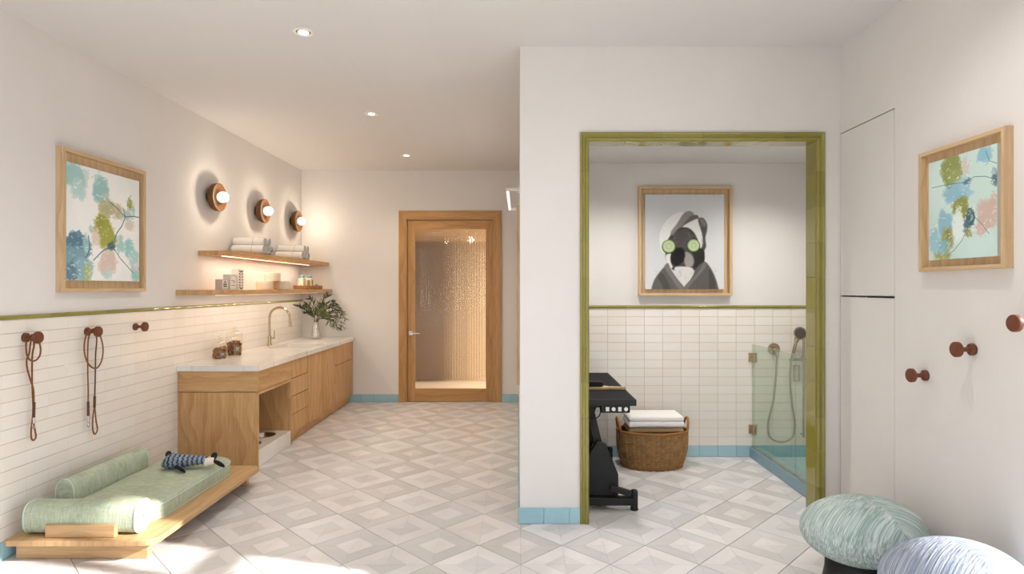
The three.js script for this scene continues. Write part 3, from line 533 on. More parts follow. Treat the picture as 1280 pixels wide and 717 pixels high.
function picture(label, W, Ht, depth, bw, cw, ch, cdx, cdy, map, pos, turn, backing = M.paleOak) {
  const t = thing('framed_picture', label, 'picture', pos, turn);
  const a = W / 2, b = Ht / 2, i = a - bw, j = b - bw;
  const barG = (pts, grain) => wuv(new THREE.ExtrudeGeometry(new THREE.Shape(pts.map(p => new THREE.Vector2(...p))), { depth: depth - 0.003, bevelEnabled: true, bevelSize: 0.0012, bevelThickness: 0.0015, bevelSegments: 1 }).translate(0, 0, 0.0015), grain);
  part('frame_bar', barG([[-a, -b], [-i, -j], [-i, j], [-a, b]], 'y'), M.paleOak, t); part('frame_bar', barG([[i, -j], [a, -b], [a, b], [i, j]], 'y'), M.paleOak, t);
  part('frame_bar', barG([[-a, b], [-i, j], [i, j], [a, b]], 'x'), M.paleOak, t); part('frame_bar', barG([[-a, -b], [a, -b], [i, -j], [-i, -j]], 'x'), M.paleOak, t);
  part('backing', wbox(-i, i, -j, j, 0.002, 0.008, 'y', 0), backing, t);
  const c = part('canvas', new THREE.BoxGeometry(cw, ch, depth - 0.02).translate(cdx, cdy, 0.008 + (depth - 0.02) / 2), std({ color: '#dfe5e1', roughness: 0.8 }), t);
  part('print', new THREE.PlaneGeometry(cw, ch).translate(cdx, cdy, depth - 0.0115), std({ map, roughness: 0.85 }), c);
}
picture('large framed abstract painting in white, aqua and olive above the leash pegs', 0.789, 0.867, 0.045, 0.022, 0.69, 0.715, -0.01, -0.005, artA, [XL, 1.8575, -3.94], Math.PI / 2);
picture('small framed abstract painting in pale aqua and olive above the round pegs', 0.51, 0.567, 0.04, 0.016, 0.405, 0.46, 0.006, -0.003, artB, [XR, 1.8125, -2.642], -Math.PI / 2);
picture('framed portrait of a dog in towel turban with cucumber slices on its eyes', 0.796, 0.931, 0.045, 0.022, 0.672, 0.807, -0.007, -0.006, dogPrint, [1.424, 1.8465, ZA], 0);

// ---------------------------------------------------------------- kitchen-like run along the left wall
const XF = -2.095;
{
  const t = thing('feeding_cabinet', 'oak end cabinet with an open bay for pet bowls', 'cabinet', [0, 0, 0], 0, 'oak cabinets along the left wall');
  const z0 = -4.80, z1 = -5.519;
  part('side_panel', wbox(XL + 0.01, XF, 0.002, 0.606, z0 - 0.022, z0, 'y'), M.oak, t); part('side_panel', wbox(XL + 0.01, XF, 0.612, 0.777, z0 - 0.022, z0, 'x'), M.oak, t);
  part('fascia', wbox(XF - 0.02, XF, 0.612, 0.777, z1 + 0.003, z0 - 0.026, 'z'), M.oak, t);
  part('bay_soffit', wbox(XL + 0.02, XF - 0.002, 0.585, 0.6085, z1 + 0.02, z0 - 0.022, 'z'), M.oak, t);
  part('bay_back', wbox(XL + 0.02, XL + 0.04, 0.002, 0.585, z1 + 0.02, z0 - 0.022, 'y'), M.oak, t);
  part('bay_side', wbox(XL + 0.02, XF - 0.001, 0.002, 0.6085, z1 + 0.0015, z1 + 0.02, 'y'), M.oak, t);
}
function unit(name, label, za, zb, fronts) {
  const t = thing(name, label, 'cabinet', [0, 0, 0], 0, 'oak cabinets along the left wall');
  const a0 = XL + 0.012, a1 = XF - 0.022, c0 = zb + 0.001, c1 = za - 0.001;
  part('side_panel', wbox(a0, a1, 0.09, 0.777, c1 - 0.018, c1, 'y'), M.oak, t); part('side_panel', wbox(a0, a1, 0.09, 0.777, c0, c0 + 0.018, 'y'), M.oak, t); part('bottom', wbox(a0, a1, 0.09, 0.108, c0 + 0.018, c1 - 0.018, 'z'), M.oak, t); part('back', wbox(a0, a0 + 0.01, 0.108, 0.777, c0 + 0.018, c1 - 0.018, 'y'), M.oak, t);
  part('toe_kick', wbox(XF - 0.06, XF - 0.045, 0.002, 0.098, zb + 0.001, za - 0.001, 'z'), M.oak, t);
  for (const [n, a, b, y0, y1, grain] of fronts) part(n, wbox(XF - 0.02, XF, y0 + 0.003, y1 - 0.003, b + 0.005, a - 0.005, grain), M.oak, t);
}
unit('drawer_cabinet', 'oak cabinet of four stacked drawers beside the bowl bay', -5.519, -5.94, [['drawer', -5.519, -5.94, 0.609, 0.778, 'y'], ['drawer', -5.519, -5.94, 0.443, 0.609, 'y'], ['drawer', -5.519, -5.94, 0.273, 0.443, 'y'], ['drawer', -5.519, -5.94, 0.1, 0.273, 'y']]);
unit('sink_cabinet', 'oak cabinet with two tall doors under the sink', -5.94, -6.819, [['door', -5.94, -6.379, 0.1, 0.778, 'y'], ['door', -6.379, -6.819, 0.1, 0.778, 'y']]);
unit('corner_cabinet', 'oak cabinet with a top drawer at the end wall', -6.819, ZB + 0.003, [['drawer', -6.819, ZB + 0.003, 0.555, 0.778, 'y'], ['door', -6.819, ZB + 0.003, 0.1, 0.555, 'y']]);
const SX0 = -2.6, SX1 = -2.16, SZ0 = -6.72, SZ1 = -6.19;
{
  const s = new THREE.Shape(); s.moveTo(XL + 0.012, 4.785); s.lineTo(-2.083, 4.785); s.lineTo(-2.083, 7.566); s.lineTo(XL + 0.012, 7.566); s.closePath();
  const hole = new THREE.Path(); const r = 0.02; hole.moveTo(SX0 + r, -SZ1); hole.lineTo(SX0 + r, -SZ1); hole.quadraticCurveTo(SX0, -SZ1, SX0, -SZ1 + r); hole.lineTo(SX0, -SZ0 - r); hole.quadraticCurveTo(SX0, -SZ0, SX0 + r, -SZ0); hole.lineTo(SX1 - r, -SZ0); hole.quadraticCurveTo(SX1, -SZ0, SX1, -SZ0 - r); hole.lineTo(SX1, -SZ1 + r); hole.quadraticCurveTo(SX1, -SZ1, SX1 - r, -SZ1); hole.closePath(); s.holes.push(hole);
  const g = new THREE.ExtrudeGeometry(s, { depth: 0.044, bevelEnabled: true, bevelSize: 0.0015, bevelThickness: 0.0015, bevelSegments: 1 }).rotateX(-Math.PI / 2).translate(0, 0.7805, 0);
  const t = thing('worktop', 'white grey-veined marble worktop with undermount sink', 'worktop');
  part('slab', mapUV(g, 'z', 0.3, 0.2), M.marble, t);
  const b = 0.6;
  part('sink_basin', [box(SX0 - 0.012, SX1 + 0.012, b - 0.012, b, SZ0 - 0.012, SZ1 + 0.012, 0), box(SX0 - 0.012, SX0, b, 0.779, SZ0, SZ1, 0), box(SX1, SX1 + 0.012, b, 0.779, SZ0, SZ1, 0), box(SX0, SX1, b, 0.779, SZ0 - 0.012, SZ0, 0), box(SX0, SX1, b, 0.779, SZ1, SZ1 + 0.012, 0)].map(q => mapUV(q, 'y', 0.4, 0.9)), M.marble, t);
}
{
  const t = thing('faucet', 'brushed nickel gooseneck faucet beside the sink', 'faucet', [-2.685, 0.826, -6.44]);
  part('base', lathe([[0, 0], [0.028, 0], [0.028, 0.006], [0.02, 0.01], [0.0185, 0.10], [0.0135, 0.104], [0.013, 0.12]], 24), M.nickel, t);
  const pts = [[0, 0.1, 0], [0, 0.2, 0], [0, 0.3, 0]]; for (let k = 1; k <= 8; k++) { const a = Math.PI * k / 8; pts.push([0.108 - 0.108 * Math.cos(a), 0.302 + 0.108 * Math.sin(a), 0]); } pts.push([0.22, 0.24, 0]);
  part('spout', tube(pts, 0.0115, 60, 12), M.nickel, t); part('aerator', rod([0.219, 0.26, 0], [0.222, 0.20, 0], 0.014), M.nickel, t);
  part('lever', [rod([0, 0.075, 0], [0.055, 0.082, 0], 0.008), rod([0.048, 0.08, 0], [0.052, 0.165, 0], 0.0045)], M.nickel, t);
}
{ // raised marble block with the bowls
  const t = thing('feeding_block', 'low marble block with round bowl holes in the open bay', 'pet feeder', [0, 0, 0]);
  const s = new THREE.Shape([[XL + 0.042, 4.824], [XF - 0.003, 4.824], [XF - 0.003, 5.496], [XL + 0.042, 5.496]].map(p => new THREE.Vector2(...p)));
  const bx = -2.26; for (const z of [5.0, 5.3]) { const p = new THREE.Path(); p.absarc(bx, z, 0.093, 0, Math.PI * 2, true); s.holes.push(p); }
  part('slab', mapUV(new THREE.ExtrudeGeometry(s, { depth: 0.134, bevelEnabled: false, curveSegments: 24 }).rotateX(-Math.PI / 2).translate(0, 0.004, 0), 'z', 0.8, 0.1), M.marble, t);
  ['steel pet bowl set in the marble block, beside the cabinet end panel', 'steel pet bowl set in the marble block, beside the drawers'].forEach((lab, i) => {
    const bowl = thing('pet_bowl', lab, 'bowl', [bx, 0.138, -[5.0, 5.3][i]], 0, 'bowls in the marble block');
    part('bowl', lathe([[0, -0.068], [0.06, -0.068], [0.082, -0.045], [0.089, 0.001], [0.099, 0.003], [0.1, 0.006], [0.09, 0.006], [0.078, -0.04], [0.055, -0.062], [0, -0.062]], 36), M.steel, bowl);
  });
}
// jars
function jar(label, tlabel, x, z, r, hgt, fill, seed) {
  const t = thing('glass_jar', label, 'jar', [x, 0.8265, z], 0, 'treat jars on the worktop');
  part('body', lathe([[0, 0.001], [r * 0.93, 0.001], [r, 0.012], [r, hgt * 0.82], [r * 0.94, hgt * 0.93], [r * 0.90, hgt]], 40), M.jarGlass, t);
  part('lid', lathe([[r * 0.98, hgt + 0.001], [r * 0.99, hgt + 0.008], [r * 0.7, hgt + 0.025], [r * 0.2, hgt + 0.036], [0.012, hgt + 0.042], [0.019, hgt + 0.054], [0.013, hgt + 0.066], [0, hgt + 0.068]], 36), M.jarGlass, t);
  const lab = canvasTex(64, 64, (g) => { g.fillStyle = '#6a5b48'; g.fillRect(0, 0, 64, 64); g.strokeStyle = '#9c8f7c'; g.lineWidth = 3; g.strokeRect(5, 5, 54, 54); g.fillStyle = '#cfc4b2'; for (const [a, b] of [[16, 30], [26, 36], [38, 28]]) g.fillRect((64 - b) / 2, a, b, 5); });
  const lg = new THREE.CylinderGeometry(r + 0.001, r + 0.001, hgt * 0.3, 12, 1, true, 0.45, 0.75).translate(0, hgt * 0.32, 0); part('label', lg, std({ map: lab, roughness: 0.7 }), t, 'small printed label');
  const R = rng(seed), gs = [], cols = ['#8a5a2c', '#6d421d', '#a5743e', '#5b3517'];
  for (let i = 0; i < 620; i++) { const q = Math.sqrt(R()) * (r - 0.015), a = R() * 6.283, g = plain(new THREE.IcosahedronGeometry(0.0095 + 0.004 * R(), 0)); g.scale(1, 0.7, 1.15); g.rotateX(R() * 3); g.rotateY(R() * 3); const top = fill * (0.96 + 0.08 * Math.sin(a + seed)); g.translate(Math.cos(a) * q, 0.012 + R() * top, Math.sin(a) * q); const c = hex(cols[Math.floor(R() * 4)]); gs.push(colour(g, () => c)); }
  const s = new THREE.Mesh(mergeGeometries(gs), std({ vertexColors: true, roughness: 0.85 })); s.name = numbered('dog_treats'); s.position.set(x, 0.8275, z); scene.add(s); tag(s, tlabel, 'dog treats', undefined, 'stuff');
}
jar('taller glass jar of brown dog treats with knob lid on the worktop', 'brown dog treats filling the taller glass jar', -2.605, -5.47, 0.072, 0.20, 0.115, 3);
jar('shorter glass jar of brown dog treats on the worktop', 'brown dog treats filling the shorter glass jar', -2.615, -5.225, 0.063, 0.135, 0.085, 8);
// vase and branches
{
  const t = thing('vase', 'ribbed silver vase on the worktop by the end wall', 'vase', [-2.475, 0.8265, -7.29]);
  const g = lathe([[0, 0.001], [0.04, 0.001], [0.053, 0.012], [0.055, 0.03], [0.046, 0.11], [0.036, 0.175], [0.034, 0.205], [0.031, 0.205], [0.033, 0.17], [0.043, 0.1], [0.05, 0.03], [0, 0.012]], 72);
  const p = g.attributes.position; for (let i = 0; i < p.count; i++) { const a = Math.atan2(p.getZ(i), p.getX(i)), m = 1 + 0.035 * Math.cos(a * 18); p.setX(i, p.getX(i) * m); p.setZ(i, p.getZ(i) * m); } g.computeVertexNormals();
  part('body', g, std({ color: '#d9d2c8', roughness: 0.25, metalness: 0.75 }), t);
  const pl = thing('olive_branches', 'bunch of dark green olive branches in the silver vase', 'plant', [-2.475, 1.03, -7.29]);
  const R = rng(77), green = ['#39411d', '#2c3418', '#4b5426', '#262f17', '#5d652f'].map(c => std({ color: c, roughness: 0.55, side: THREE.DoubleSide }));
  const stemM = std({ color: '#5a4a2a', roughness: 0.8 });
  const leafG = (() => { const s = new THREE.Shape(); s.moveTo(0, 0); s.quadraticCurveTo(0.008, 0.022, 0, 0.062); s.quadraticCurveTo(-0.008, 0.022, 0, 0); const g = new THREE.ShapeGeometry(s, 5); const p = g.attributes.position; for (let i = 0; i < p.count; i++) p.setZ(i, 0.004 * Math.sin(p.getY(i) / 0.062 * 3.1) - Math.abs(p.getX(i)) * 0.35); g.computeVertexNormals(); return plain(g); })();
  const dirs = [[0.16, 0.30, 0.05, 0.02], [0.26, 0.20, 0.02, -0.10], [0.33, 0.10, 0.03, -0.16], [0.30, 0.16, -0.06, -0.06], [0.24, 0.06, 0.05, -0.13], [0.10, 0.24, 0.06, -0.02], [-0.04, 0.28, 0.05, 0], [-0.08, 0.18, 0.08, 0], [-0.12, 0.22, 0.0, -0.02], [0.2, 0.12, 0.10, -0.15], [0.05, 0.2, -0.05, 0], [0.28, 0.05, 0.08, -0.12], [0.18, 0.22, -0.08, -0.05], [-0.2, 0.17, 0.03, 0.03], [0.36, 0.14, 0.06, -0.10], [0.30, 0.22, 0.05, -0.08], [0.22, 0.27, 0.0, -0.05], [0.27, 0.08, -0.03, -0.13], [-0.06, 0.12, 0.10, 0], [0.14, 0.16, 0.12, -0.06]];
  dirs.forEach(([dx, dy, dz, droop], k) => {
    const c = new THREE.CatmullRomCurve3([new THREE.Vector3(0.008 * Math.cos(k), -0.12, 0.008 * Math.sin(k)), new THREE.Vector3(dx * 0.12, 0.03, dz * 0.12), new THREE.Vector3(dx * 0.5, dy * 0.75, dz * 0.6), new THREE.Vector3(dx * 0.85, dy * 1.0 + droop * 0.3, dz * 0.9), new THREE.Vector3(dx * 1.05, dy + droop, dz)]);
    const st = part('stem', new THREE.TubeGeometry(c, 24, 0.0019, 5), stemM, pl); const leaves = [];
    for (let i = 0; i < 30; i++) {
      const s = 0.32 + 0.68 * i / 29, q = c.getPoint(s), tg = c.getTangent(s), a = R() * 6.283, out = new THREE.Vector3(Math.cos(a), R() * 0.6 - 0.2, Math.sin(a)).multiplyScalar(0.75).addScaledVector(tg, 0.9).normalize();
      const m = new THREE.Matrix4().compose(q, new THREE.Quaternion().setFromUnitVectors(new THREE.Vector3(0, 1, 0), out), new THREE.Vector3(1, 1, 1).multiplyScalar(0.85 + 0.6 * R())); leaves.push(leafG.clone().applyMatrix4(m));
    }
    part('leaves', mergeGeometries(leaves), green[k % 5], st, undefined, 'stuff');
  });
}

// ---------------------------------------------------------------- shelves
function shelf(label, z0, y1, th, depth, ledX, lz0, lz1) {
  const t = thing('wall_shelf', label, 'shelf', [0, 0, 0], 0, 'oak wall shelves');
  part('board', wbox(XL + 0.001, XL + depth, y1 - th, y1, ZB + 0.002, z0, 'z', 0.002), M.oak, t);
  part('led_strip', box(ledX - 0.008, ledX + 0.008, y1 - th - 0.004, y1 - th, lz1, lz0, 0.001), glow(WARM, 5), t, 'glowing warm light strip');
  const l = new THREE.RectAreaLight(WARM, LAMP.led, 0.016, lz0 - lz1); l.position.set(ledX, y1 - th - 0.006, (lz0 + lz1) / 2); l.rotation.x = -Math.PI / 2; l.castShadow = true; t.add(l);
}
shelf('upper oak wall shelf carrying the rolled white towels', -5.125, 1.768, 0.041, 0.345, -2.58, -5.2, -7.35);
shelf('lower longer oak wall shelf carrying boxes, tins and tray', -4.785, 1.43, 0.041, 0.39, -2.48, -4.9, -7.35);

// rolled towels
const rollGeo = (() => {
  const pts = [[0, 0.004]]; for (let k = 1; k < 7; k++) { const r = 0.0062 * k; pts.push([r - 0.0035, 0.003 - 0.0004 * k], [r - 0.001, -0.003], [r, 0.003 - 0.0004 * k]); }
  pts.push([0.040, 0.004], [0.0415, 0.012], [0.042, 0.05], [0.041, 0.15], [0.042, 0.27], [0.041, 0.292], [0.036, 0.298], [0, 0.296]);
  const g = lathe(pts.reverse(), 40); const p = g.attributes.position;
  for (let i = 0; i < p.count; i++) { const a = Math.atan2(p.getZ(i), p.getX(i)), y = p.getY(i), m = 1 + 0.02 * Math.sin(a * 2 + y * 9) + 0.012 * Math.sin(a * 5 + y * 21); p.setX(i, p.getX(i) * m); p.setZ(i, p.getZ(i) * m); }
  g.computeVertexNormals(); return g.rotateZ(-Math.PI / 2).rotateY(Math.PI).translate(0, 0, 0);
})();   // axis along -x from x = 0 (the room end)
const bandGeo = new THREE.TorusGeometry(0.0425, 0.0016, 6, 36).rotateY(Math.PI / 2).translate(-0.105, 0, 0);
const bandM = std({ color: '#b7a995', roughness: 0.9 });
const towel0 = new THREE.Group(); { part('roll', rollGeo, M.towel, towel0); part('band', bandGeo, bandM, towel0); }
for (const [zs, where, grp] of [[-5.62, 'bigger looking stack above the boxes', 'a'], [-6.66, 'stack close to the end wall', 'b']]) for (let row = 0; row < 2; row++) for (let i = 0; i < 3 - row; i++) {
  const c = towel0.clone(); c.name = numbered('rolled_towel'); c.position.set(XL + 0.333 + rr(-0.006, 0.004), 1.768 + 0.0435 + row * 0.0765, zs - 0.045 - (i + row * 0.5) * 0.091); c.rotation.x = rr(0, 6.28);
  scene.add(c); tag(c, `white rolled towel in the ${row ? 'top' : 'bottom'} row above the ${grp === 'a' ? 'small boxes' : 'wooden tray'}, ${(row ? ['farther from', 'nearer'] : ['farthest from', 'second from', 'nearest'])[i]} the end wall`, 'towel', `rolled towels above the ${grp === 'a' ? 'small boxes' : 'wooden tray'}`);
}

// little boxes, tins, tray on the lower shelf
const SY = 1.4305;
function carton(label, x0, x1, z0, hgt, dz, sideCol, front) {   // x0..x1 along the shelf depth, z0 = near side
  const t = thing('carton', label, 'box', [(x0 + x1) / 2, SY, z0 - dz / 2]);
  part('box', box(-(x1 - x0) / 2, (x1 - x0) / 2, 0, hgt, -dz / 2, dz / 2, 0.001), std({ color: sideCol, roughness: 0.75 }), t);
  if (front) part('label', new THREE.PlaneGeometry(dz * 0.96, hgt * 0.98).rotateY(Math.PI / 2).translate((x1 - x0) / 2 + 0.0006, hgt / 2, 0), std({ map: front, roughness: 0.7 }), t, 'printed front');
}
const lblA = canvasTex(128, 128, (g) => { g.fillStyle = '#d2c9bf'; g.fillRect(0, 0, 128, 128); g.fillStyle = '#f4f0ea'; g.fillRect(16, 12, 96, 92); g.fillStyle = '#3c3833'; for (const [x, y] of [[30, 48], [66, 48], [30, 74], [66, 74]]) g.fillRect(x, y, 30, 20); g.fillRect(34, 28, 58, 9); g.fillRect(52, 18, 22, 8); });
const lblB = canvasTex(128, 192, (g) => { g.fillStyle = '#e2dad2'; g.fillRect(0, 0, 128, 192); g.fillStyle = '#f6f2ee'; g.beginPath(); g.moveTo(14, 178); g.lineTo(14, 44); g.quadraticCurveTo(64, 0, 114, 44); g.lineTo(114, 178); g.fill(); g.strokeStyle = '#3a3530'; g.lineWidth = 5; g.beginPath(); g.moveTo(28, 80); g.bezierCurveTo(50, 60, 60, 100, 96, 74); g.stroke(); g.beginPath(); g.moveTo(60, 92); g.lineTo(84, 92); g.lineTo(76, 118); g.stroke(); g.fillStyle = '#3a3530'; g.fillRect(26, 134, 72, 6); });
const lblC = canvasTex(96, 320, (g) => { g.fillStyle = '#ece6dd'; g.fillRect(0, 0, 96, 320); g.strokeStyle = '#1d1a17'; g.lineWidth = 15; for (let k = 0; k < 7; k++) { const y = 22 + k * 44; g.beginPath(); g.moveTo(8, y); g.lineTo(k === 0 || k === 6 ? 48 : 30, y + 20); if (!(k === 0 || k === 6)) { g.moveTo(66, y + 20); } g.lineTo(88, y); g.stroke(); } });
carton('short grey box with a square black and white label on the lower shelf', -2.556, -2.50, -5.03, 0.09, 0.115, '#c6bbaf', lblA);
carton('white box with an arched script label on the lower shelf', -2.558, -2.50, -5.17, 0.135, 0.125, '#e4dbd1', lblB);
carton('tall narrow white box with black chevrons on the lower shelf', -2.56, -2.50, -5.335, 0.186, 0.095, '#efe7db', lblC);
function tin(label, x, y, z, r, hgt) { const t = thing('round_tin', label, 'tin', [x, y, z], 0, 'cream round tins'); part('body', lathe([[0, 0], [r * 0.96, 0], [r, 0.003], [r, hgt * 0.7]], 40), std({ color: '#e9d9c0', roughness: 0.55 }), t); part('lid', lathe([[r + 0.001, hgt * 0.7 + 0.0005], [r + 0.0015, hgt - 0.003], [r - 0.002, hgt], [0, hgt]], 40), std({ color: '#ecddc6', roughness: 0.5 }), t); }
tin('cream round tin under the stack, nearer the small boxes', -2.53, SY, -5.95, 0.08, 0.085);
tin('cream round tin under the stack, nearer the wooden tray', -2.46, SY, -6.20, 0.08, 0.085);
tin('cream round tin set on top of two others', -2.50, SY + 0.0855, -6.07, 0.08, 0.085);
{
  const t = thing('round_tray', 'round brown wooden tray with raised rim on the lower shelf', 'tray', [-2.535, SY, -7.19]);
  part('tray', lathe([[0, 0], [0.158, 0], [0.165, 0.005], [0.168, 0.044], [0.16, 0.045], [0.157, 0.010], [0, 0.010]], 48), M.walnut, t);
  ['#e6d9bf', '#dfd0b2'].forEach((c, i) => {
    const lab = canvasTex(96, 128, (g) => { g.fillStyle = c; g.fillRect(0, 0, 96, 128); g.fillStyle = i ? '#8a6b42' : '#f2ead6'; g.fillRect(30, 10, 56, 100); g.fillStyle = i ? '#5f8a3a' : '#7b5a35'; g.beginPath(); g.arc(58, i ? 62 : 92, i ? 15 : 9, 0, 7); g.fill(); g.fillStyle = '#7b5a35'; g.fillRect(8, 22, 10, 12); g.fillRect(38, 104, 40, 4); });
    const b = thing('lotion_bottle', i ? 'cream bottle with blue cap and green motif on the wooden tray' : 'cream bottle with blue cap and plain pale label on the wooden tray', 'bottle', [i ? -2.55 : -2.585, SY + 0.0105, i ? -7.28 : -7.115], 0, 'bottles on the wooden tray');
    part('body', box(-0.036, 0.036, 0, 0.125, -0.036, 0.036, 0.008), std({ color: c, roughness: 0.5 }), b); part('cap', lathe([[0, 0.125], [0.03, 0.125], [0.03, 0.152], [0.026, 0.156], [0, 0.156]], 24), std({ color: '#6fb2bf', roughness: 0.4 }), b);
    part('label', new THREE.PlaneGeometry(0.056, 0.1).rotateY(Math.PI / 2).translate(0.0366, 0.06, 0), std({ map: lab, roughness: 0.6 }), b); part('label', new THREE.PlaneGeometry(0.056, 0.1).translate(0, 0.06, 0.0366), std({ map: lab, roughness: 0.6 }), b);
  });
  const s = thing('succulent', 'tiny green succulent on the wooden tray', 'plant', [-2.45, SY + 0.0105, -7.25]);
  part('pot', lathe([[0, 0], [0.018, 0], [0.022, 0.028], [0.019, 0.028], [0, 0.024]], 20), M.white, s);
  const R = rng(15); for (let i = 0; i < 12; i++) { const g = new THREE.SphereGeometry(0.009, 8, 6).scale(0.5, 1.6, 0.5).translate(0, 0.014, 0).rotateX((i % 3) * 0.5 + 0.1).rotateY(i * 2.4).translate(0, 0.026, 0); part('leaf', g, std({ color: i % 2 ? '#8ea353' : '#7a9246', roughness: 0.6 }), s); }
}

// ---------------------------------------------------------------- sconces
['closest to the abstract painting', 'in the middle of the row of three', 'closest to the end wall'].forEach((w, i) => {
  const t = thing('wall_sconce', `round wooden dish sconce with glowing globe, ${w}`, 'wall lamp', [XL, 2.254, -[5.31, 6.27, 7.23][i]], 0, 'wooden wall sconces');
  const toX = g => g.rotateZ(-Math.PI / 2);
  part('back_plate', toX(lathe([[0, 0], [0.055, 0], [0.055, 0.03], [0.045, 0.034], [0, 0.034]], 32)), M.blackRough, t);
  part('dish', wuv(toX(lathe([[0, 0.032], [0.095, 0.032], [0.108, 0.036], [0.119, 0.050], [0.125, 0.088], [0.125, 0.094], [0.122, 0.096], [0.114, 0.092], [0.08, 0.082], [0, 0.078]], 56)), 'y'), M.sconceWood, t);
  part('globe', new THREE.SphereGeometry(0.05, 28, 20).translate(0.118, 0, 0), glow(new THREE.Color().setRGB(1, 0.88, 0.7), 2.2), t);
  const l = new THREE.PointLight(WARM, LAMP.sconce); l.position.set(0.176, 0, 0); l.castShadow = true; l.shadow.radius = 2; t.add(l);
});
// mirror with its lamp on the corridor side wall
{
  const t = thing('wall_mirror', 'tall mirror in thin pale frame on the corridor side wall', 'mirror', [XC, 0, 0]);
  const z0 = -5.1, z1 = -6.42, y0 = 0.62, y1 = 2.157, d = -0.026, b = 0.022;
  part('frame_bar', wbox(d, -0.0005, y0, y1, z0 - b, z0, 'y'), M.paleOak, t); part('frame_bar', wbox(d, -0.0005, y0, y1, z1, z1 + b, 'y'), M.paleOak, t); part('frame_bar', wbox(d, -0.0005, y0, y0 + b, z1 + b, z0 - b, 'z'), M.paleOak, t); part('frame_bar', wbox(d, -0.0005, y1 - b, y1, z1 + b, z0 - b, 'z'), M.paleOak, t);
  part('mirror_glass', box(-0.016, -0.002, y0 + b, y1 - b, z1 + b, z0 - b, 0), std({ color: '#f4f4f2', metalness: 1, roughness: 0.01 }), t);
  const v = thing('vanity_light', 'slim white bar lamp on two arms above the corridor mirror', 'wall lamp', [XC, 2.29, 0]);
  for (const z of [-5.12, -6.40]) part('arm', [box(-0.116, 0, -0.013, 0.013, z - 0.012, z + 0.012, 0.003), box(-0.012, -0.0005, -0.03, 0.03, z - 0.03, z + 0.03, 0.002)], M.whiteMetal, v);
  part('glow_tube', rod([-0.103, 0, -5.13], [-0.103, 0, -6.39], 0.012), glow(NEUTRAL, 3), v);
  const l = new THREE.RectAreaLight(NEUTRAL, LAMP.vanity, 1.24, 0.024); l.position.set(-0.118, 0, -5.76); l.rotation.y = Math.PI / 2; l.castShadow = true; v.add(l);
}

// ---------------------------------------------------------------- pegs and leashes
const pegGeoBase = lathe([[0, 0], [0.026, 0], [0.026, 0.012], [0.022, 0.015], [0.0105, 0.016], [0.010, 0.065]], 28).rotateZ(-Math.PI / 2);
const pegGeoHead = lathe([[0, 0.062], [0.03, 0.062], [0.0335, 0.065], [0.0335, 0.079], [0.031, 0.082], [0, 0.082]], 32).rotateZ(-Math.PI / 2);
const peg0 = new THREE.Group(); part('stem', pegGeoBase, M.hook, peg0); part('head', pegGeoHead, M.hook, peg0);
function peg(label, x, y, z, flip, group) { const c = peg0.clone(); c.name = numbered('wall_peg'); c.position.set(x, y, z); if (flip) c.rotation.y = Math.PI; scene.add(c); tag(c, label, 'wall peg', group); }
peg('round brown wooden peg holding the single-strand leash on the tiled wall', XL + 0.0085, 1.173, -3.315, false, 'pegs on the tiled wall');
peg('round brown wooden peg holding the wide looped leash on the tiled wall', XL + 0.0085, 1.171, -3.79, false, 'pegs on the tiled wall');
peg('empty round brown wooden peg on the tiled wall', XL + 0.0085, 1.171, -4.265, false, 'pegs on the tiled wall');
peg('lowest round brown wooden peg on the right wall', XR, 1.024, -2.90, true, 'pegs on the right wall');
peg('middle round brown wooden peg on the right wall', XR, 1.181, -2.60, true, 'pegs on the right wall');
peg('highest round brown wooden peg on the right wall', XR, 1.313, -2.295, true, 'pegs on the right wall');
function strap(pts, x, w = 0.009, t = 0.0035, seg = 60) {      // a flat strap through [height, z] points, its width across x
  const c = new THREE.CatmullRomCurve3(pts.map(([y, z], i) => new THREE.Vector3(Array.isArray(x) ? mix(x[0], x[1], i / (pts.length - 1)) : x, y, z)));
  const s = new THREE.Shape([[-t / 2, -w / 2], [t / 2, -w / 2], [t / 2, w / 2], [-t / 2, w / 2]].map(p => new THREE.Vector2(...p)));
  return plain(new THREE.ExtrudeGeometry(s, { steps: seg, extrudePath: c, bevelEnabled: false }));
}
function knots(a, b, x, n, r) { const out = []; for (let i = 0; i <= n; i++) { const k = i / n; out.push(plain(new THREE.SphereGeometry(r, 8, 6).scale(1, 0.85, 1).translate(x, mix(a[0], b[0], k), mix(a[1], b[1], k)))); } return out; }
function clipHook(t, y0, y1, x, z) { const h = y0 - y1; part('snap_clip', [rod([x, y0, z], [x, y1 + h * 0.45, z], 0.005), plain(new THREE.TorusGeometry(h * 0.2, 0.003, 6, 20).scale(0.6, 1.1, 1).rotateY(Math.PI / 2).translate(x, y1 + h * 0.24, z))], M.steel, t, 'silver snap clip'); }
